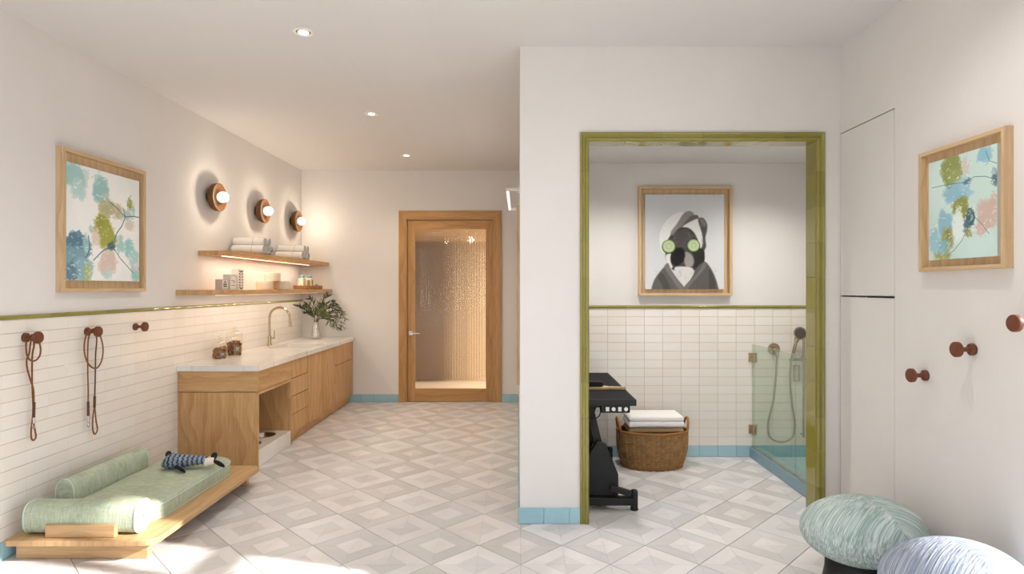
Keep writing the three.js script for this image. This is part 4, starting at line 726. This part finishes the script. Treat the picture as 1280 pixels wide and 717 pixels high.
{
  const t = thing('dog_leash', 'brown leather leash with a small coil and one long strand on its peg', 'leash', [0, 0, 0], 0, 'leashes on the tiled wall');
  const x = XL + 0.045;
  part('coil', strap([[1.190, -3.312], [1.164, -3.275], [1.105, -3.271], [1.06, -3.286], [1.042, -3.322], [1.061, -3.359], [1.1, -3.369], [1.136, -3.361], [1.165, -3.341], [1.187, -3.315]], x + 0.008), M.leather, t);
  part('strand', strap([[1.188, -3.318], [1.131, -3.307], [1.087, -3.3], [1.05, -3.283], [1.01, -3.286], [0.943, -3.307], [0.885, -3.328], [0.8, -3.332]], x), M.leather, t);
  part('strand', strap([[1.187, -3.32], [1.137, -3.34], [1.079, -3.329], [1.02, -3.327], [0.94, -3.327], [0.87, -3.329], [0.8, -3.334]], x - 0.006), M.leather, t);
  part('braid', knots([0.805, -3.333], [0.731, -3.330], x, 7, 0.0085), M.leatherDark, t);
  clipHook(t, 0.731, 0.665, x, -3.329);
  part('hand_loop', strap([[0.735, -3.329], [0.70, -3.325], [0.654, -3.318], [0.611, -3.321], [0.597, -3.335], [0.611, -3.35], [0.648, -3.345], [0.70, -3.333], [0.735, -3.330]], x - 0.004), M.leather, t);
}
{
  const t = thing('dog_leash', 'brown leather leash hung in a wide oval loop on its peg', 'leash', [0, 0, 0], 0, 'leashes on the tiled wall');
  const x = XL + 0.045;
  part('coil', strap([[1.188, -3.788], [1.165, -3.735], [1.136, -3.717], [1.07, -3.707], [0.996, -3.727], [0.949, -3.769], [0.936, -3.817], [0.969, -3.857], [1.036, -3.875], [1.1, -3.866], [1.15, -3.84], [1.186, -3.80]], x + 0.008, 0.0095), M.leather, t);
  part('strand', strap([[1.187, -3.785], [1.14, -3.758], [1.077, -3.749], [0.909, -3.749], [0.796, -3.753], [0.729, -3.752]], x), M.leather, t);
  part('strand', strap([[1.186, -3.796], [1.14, -3.832], [1.013, -3.825], [0.842, -3.821], [0.751, -3.817]], x - 0.005), M.leatherDark, t);
  part('braid', knots([0.729, -3.752], [0.65, -3.753], x, 7, 0.0085), M.leatherDark, t); part('braid', knots([0.751, -3.817], [0.689, -3.815], x - 0.005, 6, 0.0085), M.leatherDark, t);
  clipHook(t, 0.648, 0.572, x, -3.754);
  part('hand_loop', strap([[0.694, -3.815], [0.607, -3.799], [0.532, -3.804], [0.513, -3.82], [0.534, -3.841], [0.6, -3.829], [0.688, -3.818]], x - 0.005), M.leather, t);
}

// ---------------------------------------------------------------- dog bed
function roundedShape(x0, x1, y0, y1, r00, r10, r11, r01) {    // corner radii: (x0,y0) (x1,y0) (x1,y1) (x0,y1)
  const s = new THREE.Shape(); s.moveTo(x0 + r00, y0); s.lineTo(x1 - r10, y0); s.absarc(x1 - r10, y0 + r10, r10, -Math.PI / 2, 0); s.lineTo(x1, y1 - r11); s.absarc(x1 - r11, y1 - r11, r11, 0, Math.PI / 2); s.lineTo(x0 + r01, y1); s.absarc(x0 + r01, y1 - r01, r01, Math.PI / 2, Math.PI); s.lineTo(x0, y0 + r00); s.absarc(x0 + r00, y0 + r00, r00, Math.PI, Math.PI * 1.5); return s;
}
const flat = (s, y0, h, b, seg = 2, cs = 14) => new THREE.ExtrudeGeometry(s, { depth: h - 2 * b, bevelEnabled: true, bevelSize: b, bevelThickness: b, bevelOffset: -b, bevelSegments: seg, curveSegments: cs }).rotateX(-Math.PI / 2).translate(0, y0 + b, 0);
{
  const t = thing('dog_bed_platform', 'low oak platform of the dog bed with a front stop board', 'pet bed');
  part('platform_top', wuv(flat(roundedShape(-2.695, -1.90, 3.11, 4.43, 0.03, 0.07, 0.07, 0.03), 0.1, 0.032, 0.006), 'z'), M.bedOak, t);
  part('leg_board', wbox(-2.71 + 0.02, -1.985, 0.001, 0.1, -3.235, -3.195, 'x', 0.003), M.bedOak, t);
  part('leg_board', wbox(-2.69, -1.985, 0.001, 0.1, -4.40, -4.36, 'x', 0.003), M.bedOak, t);
  part('stop_board', wbox(-2.497, -2.128, 0.1315, 0.2, -3.175, -3.145, 'x', 0.006), M.bedOak, t);
}
{
  const t = thing('dog_bed_mattress', 'green linen mattress with pale piping on the oak platform', 'cushion');
  const s = roundedShape(-2.53, -2.035, 3.318, 4.335, 0.05, 0.15, 0.16, 0.05);
  const pts = s.getSpacedPoints(160), y0 = 0.1325, y1 = 0.232;
  // domed top from rings shrinking towards the spine
  const cx = -2.28, cz = 3.83, rings = [], N = pts.length - 1, prof = [[1, 0], [1.012, 0.02], [1.012, 0.06], [1.0, 0.082], [0.985, 0.093], [0.95, 0.1], [0.85, 0.106], [0.7, 0.109], [0.5, 0.111], [0.25, 0.112], [0.02, 0.112]];
  const pos = [], idx = []; prof.forEach(([k, y]) => { for (let i = 0; i < N; i++) { const p = pts[i]; const wob = y > 0.07 ? 0.0015 * Math.sin(p.x * 31 + p.y * 17 + k * 9) : 0; pos.push(cx + (p.x - cx) * k, y0 + y + wob, -(cz + (p.y - cz) * (k > 0.98 ? 1 + (k - 1) * 0.6 : k))); } });
  for (let r = 0; r + 1 < prof.length; r++) for (let i = 0; i < N; i++) { const j = (i + 1) % N, a = r * N + i, b = r * N + j, c = a + N, d = b + N; idx.push(a, b, d, a, d, c); }
  const g = new THREE.BufferGeometry(); g.setAttribute('position', new THREE.Float32BufferAttribute(pos, 3)); g.setIndex(idx); g.computeVertexNormals();
  part('cover', mapUV(g, 'z'), M.greenLinen, t);
  const ring = (k, y) => { const a = pts.slice(0, -1).filter((_, i) => i % 2 === 0).map(p => [cx + (p.x - cx) * k, y, -(cz + (p.y - cz) * (1 + (k - 1) * 0.6))]); return tube(a, 0.0032, 240, 6, true); };
  part('piping', ring(1.006, y0 + 0.081), M.piping, t, 'pale blue-white piping'); part('piping', ring(1.0, y0 + 0.004), M.piping, t, 'pale blue-white piping');
}
function bolster(label, outline, L, place) {                   // outline in (a, y); extruded along L with soft ends and piping
  const t = thing('bolster', label, 'cushion');
  const n = outline.length, cA = outline.reduce((s, p) => s + p[0], 0) / n, cY = outline.reduce((s, p) => s + p[1], 0) / n;
  const st = [[0, 0.05], [0.0, 0.5], [0.001, 0.85], [0.004, 0.96], [0.010, 1.0]], secs = [...st.map(([d, k]) => [d, k]), ...Array.from({ length: 11 }, (_, i) => [0.02 + (L - 0.04) * i / 10, 1 + 0.012 * Math.sin(i * 1.9)]), ...st.map(([d, k]) => [L - d, k]).reverse()];
  const pos = [], idx = []; for (const [d, k] of secs) for (const [a, y] of outline) pos.push(...place(cA + (a - cA) * k, cY + (y - cY) * k, d));
  for (let r = 0; r + 1 < secs.length; r++) for (let i = 0; i < n; i++) { const j = (i + 1) % n, a = r * n + i, b = r * n + j, c = a + n, e = b + n; idx.push(a, b, e, a, e, c); }
  let g = new THREE.BufferGeometry(); g.setAttribute('position', new THREE.Float32BufferAttribute(pos, 3)); g.setIndex(idx); g.computeVertexNormals(); g = toCreasedNormals(g, 1.2);
  part('cover', mapUV(g, Math.abs(pos[0] - pos[3 * n * (secs.length - 1)]) > 0.1 ? 'x' : 'z'), M.greenLinen, t);
  for (const d of [0.006, L - 0.006]) part('piping', tube(outline.map(([a, y]) => place(a, y, d)), 0.0033, 120, 6, true), M.piping, t, 'pale piping round the end');
}
{
  const sup = Array.from({ length: 48 }, (_, i) => { const a = i / 48 * 6.2832, c = Math.cos(a), s = Math.sin(a), e = 0.72; return [Math.sign(c) * Math.pow(Math.abs(c), e) * 0.07, 0.2185 + Math.sign(s) * Math.pow(Math.abs(s), e) * 0.083]; });
  bolster('short green linen bolster with pale piping lying at the front stop board', sup, 0.60, (a, y, d) => [-2.63 + d, y, -3.231 + a]);
  const dome = []; const w = 0.052, yb = 0.1325, yt = 0.355; for (let i = 0; i <= 24; i++) { const a = Math.PI * i / 24; dome.push([w * Math.cos(a), yt - 0.075 + 0.075 * Math.sin(a)]); } for (let i = 1; i < 8; i++) dome.push([-w, mix(yt - 0.075, yb, i / 8)]); dome.push([-w * 0.96, yb]); for (let i = 1; i < 5; i++) dome.push([mix(-w, w, i / 5), yb]); dome.push([w * 0.96, yb]); for (let i = 1; i < 8; i++) dome.push([w, mix(yb, yt - 0.075, i / 8)]);
  bolster('tall domed green linen bolster standing along the tiled wall', dome, 0.70, (a, y, d) => [-2.597 + a, y, -3.41 - d]);
}
{ // knitted whale toy
  const t = thing('whale_toy', 'knitted blue-grey whale toy with black fins lying on the green mattress', 'pet toy', [-2.245, 0.2465, -3.98], 0.12); t.scale.setScalar(1.15);
  const nU = 96, nV = 40, pos = [], col = [], idx = [], c = new THREE.Color(), L = 0.245;
  for (let i = 0; i <= nU; i++) { const s = i / nU, x = -0.11 + s * L, env = Math.pow(Math.sin(Math.min(1, s * 4.2) * Math.PI / 2), 0.6), r = 0.045 * env * mix(1.0, 0.55, sstep(0.2, 1, s));
    for (let k = 0; k <= nV; k++) { const a = k / nV * 6.2832, st = Math.sin(s * 62 + 0.7 * Math.sin(a * 10)), kn = Math.cos(a * 16 + Math.floor(s * 20) * 1.5), b = r * (1 + 0.05 * st + 0.05 * kn * (s > 0.01 ? 1 : 0)); pos.push(x, 0.002 + b * 0.9 * Math.sin(a) + r * 0.0 + 0.03 * env * 0.9, b * 1.12 * Math.cos(a)); const dk = st + 0.5 * kn > 0.25; const q = dk ? (s < 0.25 ? [30, 34, 40] : [52, 62, 74]) : [140, 152, 166]; c.setRGB(q[0] / 255, q[1] / 255, q[2] / 255, THREE.SRGBColorSpace); col.push(c.r, c.g, c.b); } }
  for (let i = 0; i < nU; i++) for (let k = 0; k < nV; k++) { const a = i * (nV + 1) + k, b = a + nV + 1; idx.push(a, a + 1, b, b, a + 1, b + 1); }
  const g = new THREE.BufferGeometry(); g.setAttribute('position', new THREE.Float32BufferAttribute(pos, 3)); g.setAttribute('color', new THREE.Float32BufferAttribute(col, 3)); g.setIndex(idx); g.computeVertexNormals(); let mn = 9; for (let i = 1; i < pos.length; i += 3) mn = Math.min(mn, pos[i]); g.translate(0, -mn, 0);
  part('body', g, std({ vertexColors: true, roughness: 0.95 }), t);
  part('tail_band', rod([0.128, 0.03, 0], [0.178, 0.034, -0.005], 0.026, 0.021, 20), std({ color: '#e6d9c8', roughness: 0.95 }), t, 'cream band before the tail');
  const fin = (a, b, w, th) => { const A = new THREE.Vector3(...a), B = new THREE.Vector3(...b), d = B.clone().sub(A); const q = new THREE.SphereGeometry(0.5, 18, 12); const p = q.attributes.position; for (let i = 0; i < p.count; i++) { const y = p.getY(i) + 0.5; p.setX(i, p.getX(i) * w * (0.75 + 0.5 * y)); p.setZ(i, p.getZ(i) * th); p.setY(i, (p.getY(i) + 0.5) * d.length()); } q.computeVertexNormals(); return q.applyQuaternion(new THREE.Quaternion().setFromUnitVectors(new THREE.Vector3(0, 1, 0), d.normalize())).translate(A.x, A.y, A.z); };
  const fm = std({ color: '#17181a', roughness: 0.9 });
  part('fin', fin([-0.075, 0.05, -0.02], [-0.098, 0.088, -0.05], 0.034, 0.018), fm, t, 'black side fin'); part('fin', fin([-0.02, 0.022, 0.035], [0.062, 0.013, 0.11], 0.04, 0.018), fm, t, 'black side fin');
  part('tail_fluke', fin([0.176, 0.038, 0], [0.165, 0.075, -0.04], 0.034, 0.02), fm, t, 'black tail fluke'); part('tail_fluke', fin([0.172, 0.036, -0.005], [0.255, 0.022, 0.06], 0.045, 0.022), fm, t, 'black tail fluke');
}

// ---------------------------------------------------------------- wash room: grooming table, basket, shower
{
  const t = thing('grooming_table', 'black grooming table with ribbed top and folding lift legs', 'grooming table');
  const x0 = 0.16, x1 = 0.755, z0 = -3.835, z1 = -5.05, y = 0.732;
  part('table_top', box(x0, x1, y - 0.036, y - 0.004, z1, z0, 0.008), M.black, t);
  const ribs = []; for (let i = 0; i < 60; i++) { const z = mix(z1 + 0.02, z0 - 0.02, i / 59); ribs.push(box(x0 + 0.012, x1 - 0.012, y - 0.006, y - 0.0005, z - 0.006, z + 0.006, 0.0015)); }
  part('ribbed_mat', ribs, M.blackRough, t, 'ribbed rubber mat', 'stuff');
  part('edge_rail', [box(x0 - 0.002, x1 + 0.004, y - 0.042, y - 0.001, z0 - 0.008, z0 + 0.004, 0.004), box(x1 - 0.008, x1 + 0.004, y - 0.042, y - 0.001, z1, z0, 0.004), box(x0 - 0.002, x1 + 0.004, y - 0.042, y - 0.001, z1 - 0.004, z1 + 0.008, 0.004), box(x0 - 0.004, x0 + 0.008, y - 0.042, y - 0.001, z1, z0, 0.004)], M.black, t);
  const cb = part('control_box', box(0.535, 0.722, y - 0.092, y - 0.037, z0 - 0.10, z0 - 0.02, 0.006), M.black, t);
  for (let i = 0; i < 4; i++) { const x = 0.575 + i * 0.04; part('button', i % 2 ? new THREE.CylinderGeometry(0.0125, 0.0125, 0.006, 20).rotateX(Math.PI / 2).translate(x, y - 0.066, z0 - 0.018) : box(x - 0.011, x + 0.011, y - 0.08, y - 0.052, z0 - 0.021, z0 - 0.015, 0.002), M.whiteMetal, cb, 'pale button'); }
  part('under_beam', [box(x0 + 0.08, x1 - 0.1, y - 0.075, y - 0.036, -4.0, -3.95), box(x0 + 0.08, x1 - 0.1, y - 0.075, y - 0.036, -4.92, -4.87), box(0.44, 0.5, y - 0.07, y - 0.036, -4.9, -3.97)], M.black, t);
  for (const z of [-3.90, -4.95]) {
    part('cross_foot', box(0.18, 0.745, 0.035, 0.085, z - 0.03, z + 0.03, 0.006), M.black, t);
    for (const x of [0.757, 0.178]) part('foot', lathe([[0, 0], [0.026, 0], [0.027, 0.006], [0.024, 0.01], [0.024, 0.115], [0.02, 0.128], [0, 0.13]], 24).translate(x, 0.001, z), M.black, t);
    part('foot_arm', bar([0.735, 0.105, z], [0.60, 0.145, z], 0.04, 0.035), M.black, t);
    const s = new THREE.Shape([[0.30, 0.085], [0.655, 0.085], [0.655, 0.22], [0.575, 0.42], [0.52, 0.44], [0.44, 0.30], [0.38, 0.2]].map(p => new THREE.Vector2(...p)));
    part('leg_plate', new THREE.ExtrudeGeometry(s, { depth: 0.02, bevelEnabled: true, bevelSize: 0.003, bevelThickness: 0.003, bevelSegments: 1 }).translate(0, 0, z - 0.04 - 0.01), M.black, t);
    part('lift_arm', bar([0.60, 0.12, z - 0.075], [0.47, 0.66, z - 0.075], 0.03, 0.055), M.black, t); part('lift_arm', bar([0.27, 0.10, z - 0.115], [0.50, 0.66, z - 0.115], 0.03, 0.055), M.black, t);
  }
  part('base_beam', [box(0.56, 0.61, 0.04, 0.08, -4.93, -3.92), box(0.30, 0.35, 0.04, 0.08, -4.93, -3.92)], M.black, t);
  part('motor', rod([0.45, 0.16, -4.85], [0.45, 0.40, -4.2], 0.042), M.blackRough, t);
  part('cable', tube([[0.55, 0.66, -3.95], [0.53, 0.60, -3.94], [0.49, 0.585, -3.95], [0.46, 0.61, -4.0], [0.46, 0.66, -4.05]], 0.004, 30, 6), M.black, t);
}
{
  const t = thing('grooming_brush', 'wooden handled brush with black bristles lying on the grooming table', 'brush', [0.60, 0.7335, -4.22], 0.0); t.scale.setScalar(1.2);
  const s = new THREE.Shape(); s.moveTo(-0.10, -0.03); s.quadraticCurveTo(-0.115, 0, -0.10, 0.03); s.lineTo(-0.01, 0.032); s.quadraticCurveTo(0.02, 0.03, 0.035, 0.012); s.lineTo(0.12, 0.014); s.quadraticCurveTo(0.138, 0, 0.12, -0.014); s.lineTo(0.035, -0.012); s.quadraticCurveTo(0.02, -0.03, -0.01, -0.032); s.closePath();
  const g = flat(s, 0.0, 0.016, 0.003); g.rotateY(-0.12); part('handle', wuv(g, 'x'), M.paleOak, t);
  part('bristle_pad', flat(roundedShape(-0.1, 0.0, -0.027, 0.027, 0.015, 0.02, 0.02, 0.015), 0.016, 0.03, 0.006).rotateY(-0.12), M.blackRough, t, 'black bristle pad');
}
{
  const cx = 1.092, cz = -4.875;
  const t = thing('laundry_basket', 'oval woven brown basket with handles beside the grooming table', 'basket', [cx, 0, cz]);
  const nU = 368, nV = 110, pos = [], col = [], idx = [], c = new THREE.Color(), R = rng(9), Hb = 0.285;
  const rad = v => { const p = [0.83, 0.93, 0.985, 1.0, 1.0]; const k = v * 4, i = Math.min(3, Math.floor(k)); return mix(p[i], p[i + 1], sstep(0, 1, k - i) * 0.4 + (k - i) * 0.6); };
  const cols = 46, rowsN = 20, tones = Array.from({ length: 40 * cols }, () => R());
  for (let j = 0; j <= nV; j++) { const v = j / nV;
    for (let i = 0; i <= nU; i++) { const u = i / nU, a = u * 6.28318, k = u * cols, cl = Math.floor(k) % cols, fc = k - Math.floor(k), q0 = v * rowsN + (cl % 2 ? fc : 1 - fc) * 0.7, st = Math.floor(q0), fs = q0 - st; const d = 0.0105 * Math.pow(Math.sin(Math.PI * fs), 0.8) + 0.005 * Math.sin(Math.PI * fc); const rv = rad(v); pos.push(Math.cos(a) * (0.278 * rv + d), 0.003 + v * Hb, Math.sin(a) * (0.184 * rv + d));
      const tn = tones[st * cols + cl], q = lerp3([178, 140, 92], [152, 112, 68], tn); c.setRGB(q[0] / 255, q[1] / 255, q[2] / 255, THREE.SRGBColorSpace); col.push(c.r, c.g, c.b); } }
  for (let j = 0; j < nV; j++) for (let i = 0; i < nU; i++) { const a = j * (nU + 1) + i, b = a + nU + 1; idx.push(a, b, a + 1, b, b + 1, a + 1); }
  const g = new THREE.BufferGeometry(); g.setAttribute('position', new THREE.Float32BufferAttribute(pos, 3)); g.setAttribute('color', new THREE.Float32BufferAttribute(col, 3)); g.setIndex(idx); g.computeVertexNormals();
  part('woven_wall', g, std({ vertexColors: true, roughness: 0.75 }), t);
  part('bottom', new THREE.CylinderGeometry(1, 1, 0.01, 48).scale(0.235, 1, 0.155).translate(0, 0.008, 0), std({ color: '#8a5f34', roughness: 0.8 }), t);
  const rimM = std({ color: '#a06c38', roughness: 0.7 });
  const ring = (y, k, r, ph) => tube(Array.from({ length: 60 }, (_, i) => { const a = i / 60 * 6.28318; return [Math.cos(a) * (0.284 * k + 0.003 * Math.sin(a * 30 + ph)), y + 0.004 * Math.cos(a * 30 + ph), Math.sin(a) * (0.19 * k + 0.003 * Math.sin(a * 30 + ph))]; }), r, 300, 6, true);
  part('rim', [ring(Hb + 0.006, 1.0, 0.009, 0), ring(Hb + 0.008, 1.0, 0.009, Math.PI)], rimM, t, 'braided rim'); part('foot_rim', ring(0.011, 0.84, 0.01, 0), rimM, t);
  for (const s of [-1, 1]) part('handle', tube([[s * 0.262, Hb - 0.02, -0.07], [s * 0.276, Hb + 0.05, -0.06], [s * 0.284, Hb + 0.095, -0.03], [s * 0.285, Hb + 0.105, 0], [s * 0.284, Hb + 0.095, 0.03], [s * 0.276, Hb + 0.05, 0.06], [s * 0.262, Hb - 0.02, 0.07]], 0.0105, 50, 8), rimM, t, 'arched carrying handle');
  const fold = (label, w, d, y0, layers, th, m, name) => {
    const q = thing('folded_towel', label, 'towel', [cx + 0.005, y0, cz + 0.012]);
    for (let i = 0; i < layers; i++) { const gg = plain(new RoundedBoxGeometry(w - i * 0.008, th, d - i * 0.006, 5, th * 0.48)), p = gg.attributes.position; for (let k = 0; k < p.count; k++) { const X = p.getX(k), Z = p.getZ(k); p.setY(k, p.getY(k) + 0.006 * Math.sin(X * 9 + i) * Math.cos(Z * 11) - 0.01 * Math.pow(Math.abs(X) / w * 2, 3) * (i === layers - 1 ? 1 : 0.3)); } gg.computeVertexNormals(); part('fold', mapUV(toCreasedNormals(gg, 1.3).translate(0, th * (i + 0.5) * 0.93, 0), 'x'), m, q); }
  };
  fold('beige folded towel under the white one on the basket', 0.44, 0.25, Hb + 0.018, 1, 0.04, M.beigeTowel);
  fold('thick white folded towel on top of the basket', 0.45, 0.27, Hb + 0.058, 2, 0.05, M.towel);
}
{ // shower: kerb, tray, glass, hand shower
  const mosaic = canvasTex(256, 256, (g) => { g.fillStyle = '#9db4b8'; g.fillRect(0, 0, 256, 256); const R = rng(3); for (let i = 0; i < 8; i++) for (let j = 0; j < 8; j++) { const q = R() * 14; g.fillStyle = `rgb(${104 + q},${142 + q},${158 + q})`; g.fillRect(i * 32 + 1.5, j * 32 + 1.5, 29, 29); } });
  mosaic.wrapS = mosaic.wrapT = THREE.RepeatWrapping; mosaic.repeat.set(1 / 0.16, 1 / 0.16);
  const mm = new THREE.MeshPhysicalMaterial({ map: mosaic, roughness: 0.3, clearcoat: 0.3 });
  const k = structure('trim_2', 'low blue mosaic kerb under the shower glass', 'kerb');
  part('kerb', mapUV(box(1.981, 2.08, 0, 0.086, ZA + 0.012, ZPI, 0.002), 'y'), mm, k); 
  const tr = structure('floor_shower', 'pale aqua shower floor behind the glass', 'floor');
  for (let i = 0; i < 6; i++) for (let j = 0; j < 8; j++) { const w = 0.92 / 6, d = 1.31 / 8; part(numbered('tray_tile'), box(2.081 + i * w, 2.081 + (i + 1) * w - 0.0025, -0.02, 0.004, ZPI - (j + 1) * d + 0.0025, ZPI - j * d, 0.0012), M.blueTile[(i + j) % 3], tr); }
  const gx = 2.005;
  const mk = (label, za, zb, hinges) => {
    const t = thing('shower_panel', label, 'shower glass');
    part('pane', box(gx - 0.005, gx + 0.005, 0.093, 0.968, zb, za, 0.0015), M.showerGlass, t);
    part('channel', box(gx - 0.011, gx + 0.011, 0.087, 0.094, zb, za, 0.001), M.steel, t);
    for (const y of hinges) part('hinge', [box(gx - 0.012, gx + 0.012, y - 0.038, y + 0.038, zb + 0.004, zb + 0.06, 0.003), box(gx - 0.035, gx + 0.035, y - 0.038, y + 0.038, zb - 0.001, zb + 0.006, 0.002)], M.nickel, t, 'square metal hinge');
  };
  mk('hinged low green-tinted shower glass fixed to the tiled wall', -4.32, ZA + 0.012, [0.855, 0.24]);
  mk('fixed low green-tinted shower glass next to the front wall', ZPI - 0.004, -4.314, []);
  const t = thing('hand_shower', 'hand shower on a slide bar with looping hose on the tiled wall', 'shower', [0, 0, ZA + 0.0095]);
  part('slide_bar', [rod([2.42, 0.18, 0.05], [2.42, 1.105, 0.05], 0.0095), rod([2.42, 0.20, 0], [2.42, 0.20, 0.05], 0.008), rod([2.42, 1.08, 0], [2.42, 1.08, 0.05], 0.008)], M.nickel, t);
  part('slider', [box(2.30, 2.47, 0.83, 0.852, 0.035, 0.07, 0.004), box(2.405, 2.435, 0.815, 0.87, 0.03, 0.07, 0.004)], M.nickel, t);
  part('handset', [rod([2.308, 0.82, 0.06], [2.345, 1.02, 0.085], 0.0125, 0.0145), rod([2.342, 1.0, 0.08], [2.375, 1.085, 0.088], 0.02, 0.028)], M.nickel, t);
  part('spray_head', plain(new THREE.CylinderGeometry(0.056, 0.05, 0.024, 32).rotateX(Math.PI / 2 - 0.25).translate(2.362, 1.065, 0.105)), M.nickel, t); part('spray_face', new THREE.CylinderGeometry(0.044, 0.044, 0.003, 32).rotateX(Math.PI / 2 - 0.25).translate(2.362, 1.068, 0.119), std({ color: '#4a4640', roughness: 0.5 }), t, 'dark spray face');
  part('wall_outlet', [plain(new THREE.CylinderGeometry(0.05, 0.05, 0.012, 32).rotateX(Math.PI / 2).translate(2.185, 0.925, 0.006)), rod([2.185, 0.925, 0.01], [2.185, 0.925, 0.05], 0.017), rod([2.197, 0.915, 0.045], [2.197, 0.86, 0.045], 0.013)], M.nickel, t);
  part('hose', tube([[2.197, 0.87, 0.045], [2.19, 0.72, 0.04], [2.17, 0.5, 0.035], [2.125, 0.27, 0.03], [2.15, 0.17, 0.03], [2.245, 0.135, 0.03], [2.328, 0.175, 0.03], [2.352, 0.27, 0.035], [2.325, 0.476, 0.04], [2.305, 0.69, 0.05], [2.308, 0.825, 0.058]], 0.0085, 120, 10), std({ color: '#a89c86', roughness: 0.35, metalness: 0.9 }), t);
  part('valve_frame', [box(2.355, 2.362, 0.65, 0.785, 0, 0.012, 0.001), box(2.398, 2.405, 0.65, 0.785, 0, 0.012, 0.001), box(2.355, 2.405, 0.778, 0.785, 0, 0.012, 0.001), box(2.355, 2.405, 0.65, 0.657, 0, 0.012, 0.001)], M.nickel, t);
}

// ---------------------------------------------------------------- pebble poufs
function pouf(label, light, dark, x, z, rx, ry, rz, yc, turn, apex, seed) {
  const t = thing('pebble_pouf', label, 'pouf', [x, 0, z], turn, 'pebble poufs by the right wall');
  part('pedestal', lathe([[0, 0.001], [rx * 0.62, 0.001], [rx * 0.66, 0.01], [rx * 0.60, 0.09], [rx * 0.58, yc - ry * 0.55], [0, yc - ry * 0.5]], 48).scale(1, 1, rz / rx), M.black, t, 'black pedestal');
  const L = hex(light), Dk = hex(dark);
  const map = tex(512, 512, (u, v) => { const a = vn(u * 128, v * 16, 128, 16, seed), b = vn(u * 64, v * 9, 64, 9, seed + 2), c = vn(u * 256, v * 40, 256, 40, seed + 4), d = fbm(u, v, 4, 4, seed + 6, 3); return lerp3(Dk, L, clamp(0.5 + 1.1 * (a - 0.5) + 0.5 * (b - 0.5) + 0.5 * (c - 0.5) + 0.3 * (d - 0.5))); }, [0.3, 0.3]);
  const bump = tex(256, 256, (u, v) => grey(255 * (0.7 * vn(u * 110, v * 8, 110, 8, seed + 9) + 0.3 * vn(u * 110, v * 60, 110, 60, seed + 10))), [0.42, 0.42], false);
  const sph = plain(new THREE.SphereGeometry(1, 120, 80)), p = sph.attributes.position, uv = sph.attributes.uv, pos = p.array;
  const A = [0.4, 2.5, 4.55];                                  // directions of the three cloth panels
  for (let i = 0; i < p.count; i += 3) {
    const gx = (pos[3 * i] + pos[3 * i + 3] + pos[3 * i + 6]) / 3 - apex[0], gz = (pos[3 * i + 2] + pos[3 * i + 5] + pos[3 * i + 8]) / 3 - apex[1], a = Math.atan2(gz, gx);
    let s = 0, best = -9; A.forEach((b, k) => { const c = Math.cos(a - b); if (c > best) { best = c; s = k; } });
    for (let k = i; k < i + 3; k++) { const X = p.getX(k), Y = p.getY(k), Z = p.getZ(k), c = Math.cos(A[s]), n = Math.sin(A[s]); uv.setXY(k, (-X * n + Z * c) * rx + s * 1.37, (X * c + Z * n) * rx + Y * 0.25 + s * 0.71); }
  }
  for (let i = 0; i < p.count; i++) { const X = p.getX(i), Y = p.getY(i), Z = p.getZ(i), k = 1 + 0.05 * X * (Y > 0 ? 1 : 0.5); const e = Math.hypot(X, Z), yy = Math.sign(Y) * Math.pow(Math.abs(Y), 0.92); p.setXYZ(i, X * rx, yc + yy * ry * k + 0.012 * X, Z * rz); }
  const flatUV = sph; const pn = new THREE.BufferGeometry(); flatUV.computeVertexNormals();
  const g = toCreasedNormals(flatUV, 1.0);
  part('cushion', g, std({ map, roughness: 1, bumpMap: bump, bumpScale: 0.003 }), t);
}
pouf('teal knitted pebble shaped pouf on a black pedestal', '#d3dbd6', '#8aa19d', 1.648, -2.86, 0.276, 0.147, 0.255, 0.29, 0, [0.05, -0.35], 301);
pouf('blue-grey knitted pebble shaped pouf in front of the teal one', '#bcc2cd', '#808b9e', 1.66, -2.27, 0.258, 0.158, 0.24, 0.318, 0, [0.0, -0.4], 341);

scene.traverse(o => { if (o.isMesh) { o.castShadow = true; o.receiveShadow = true; } });
renderer.render(scene, camera);
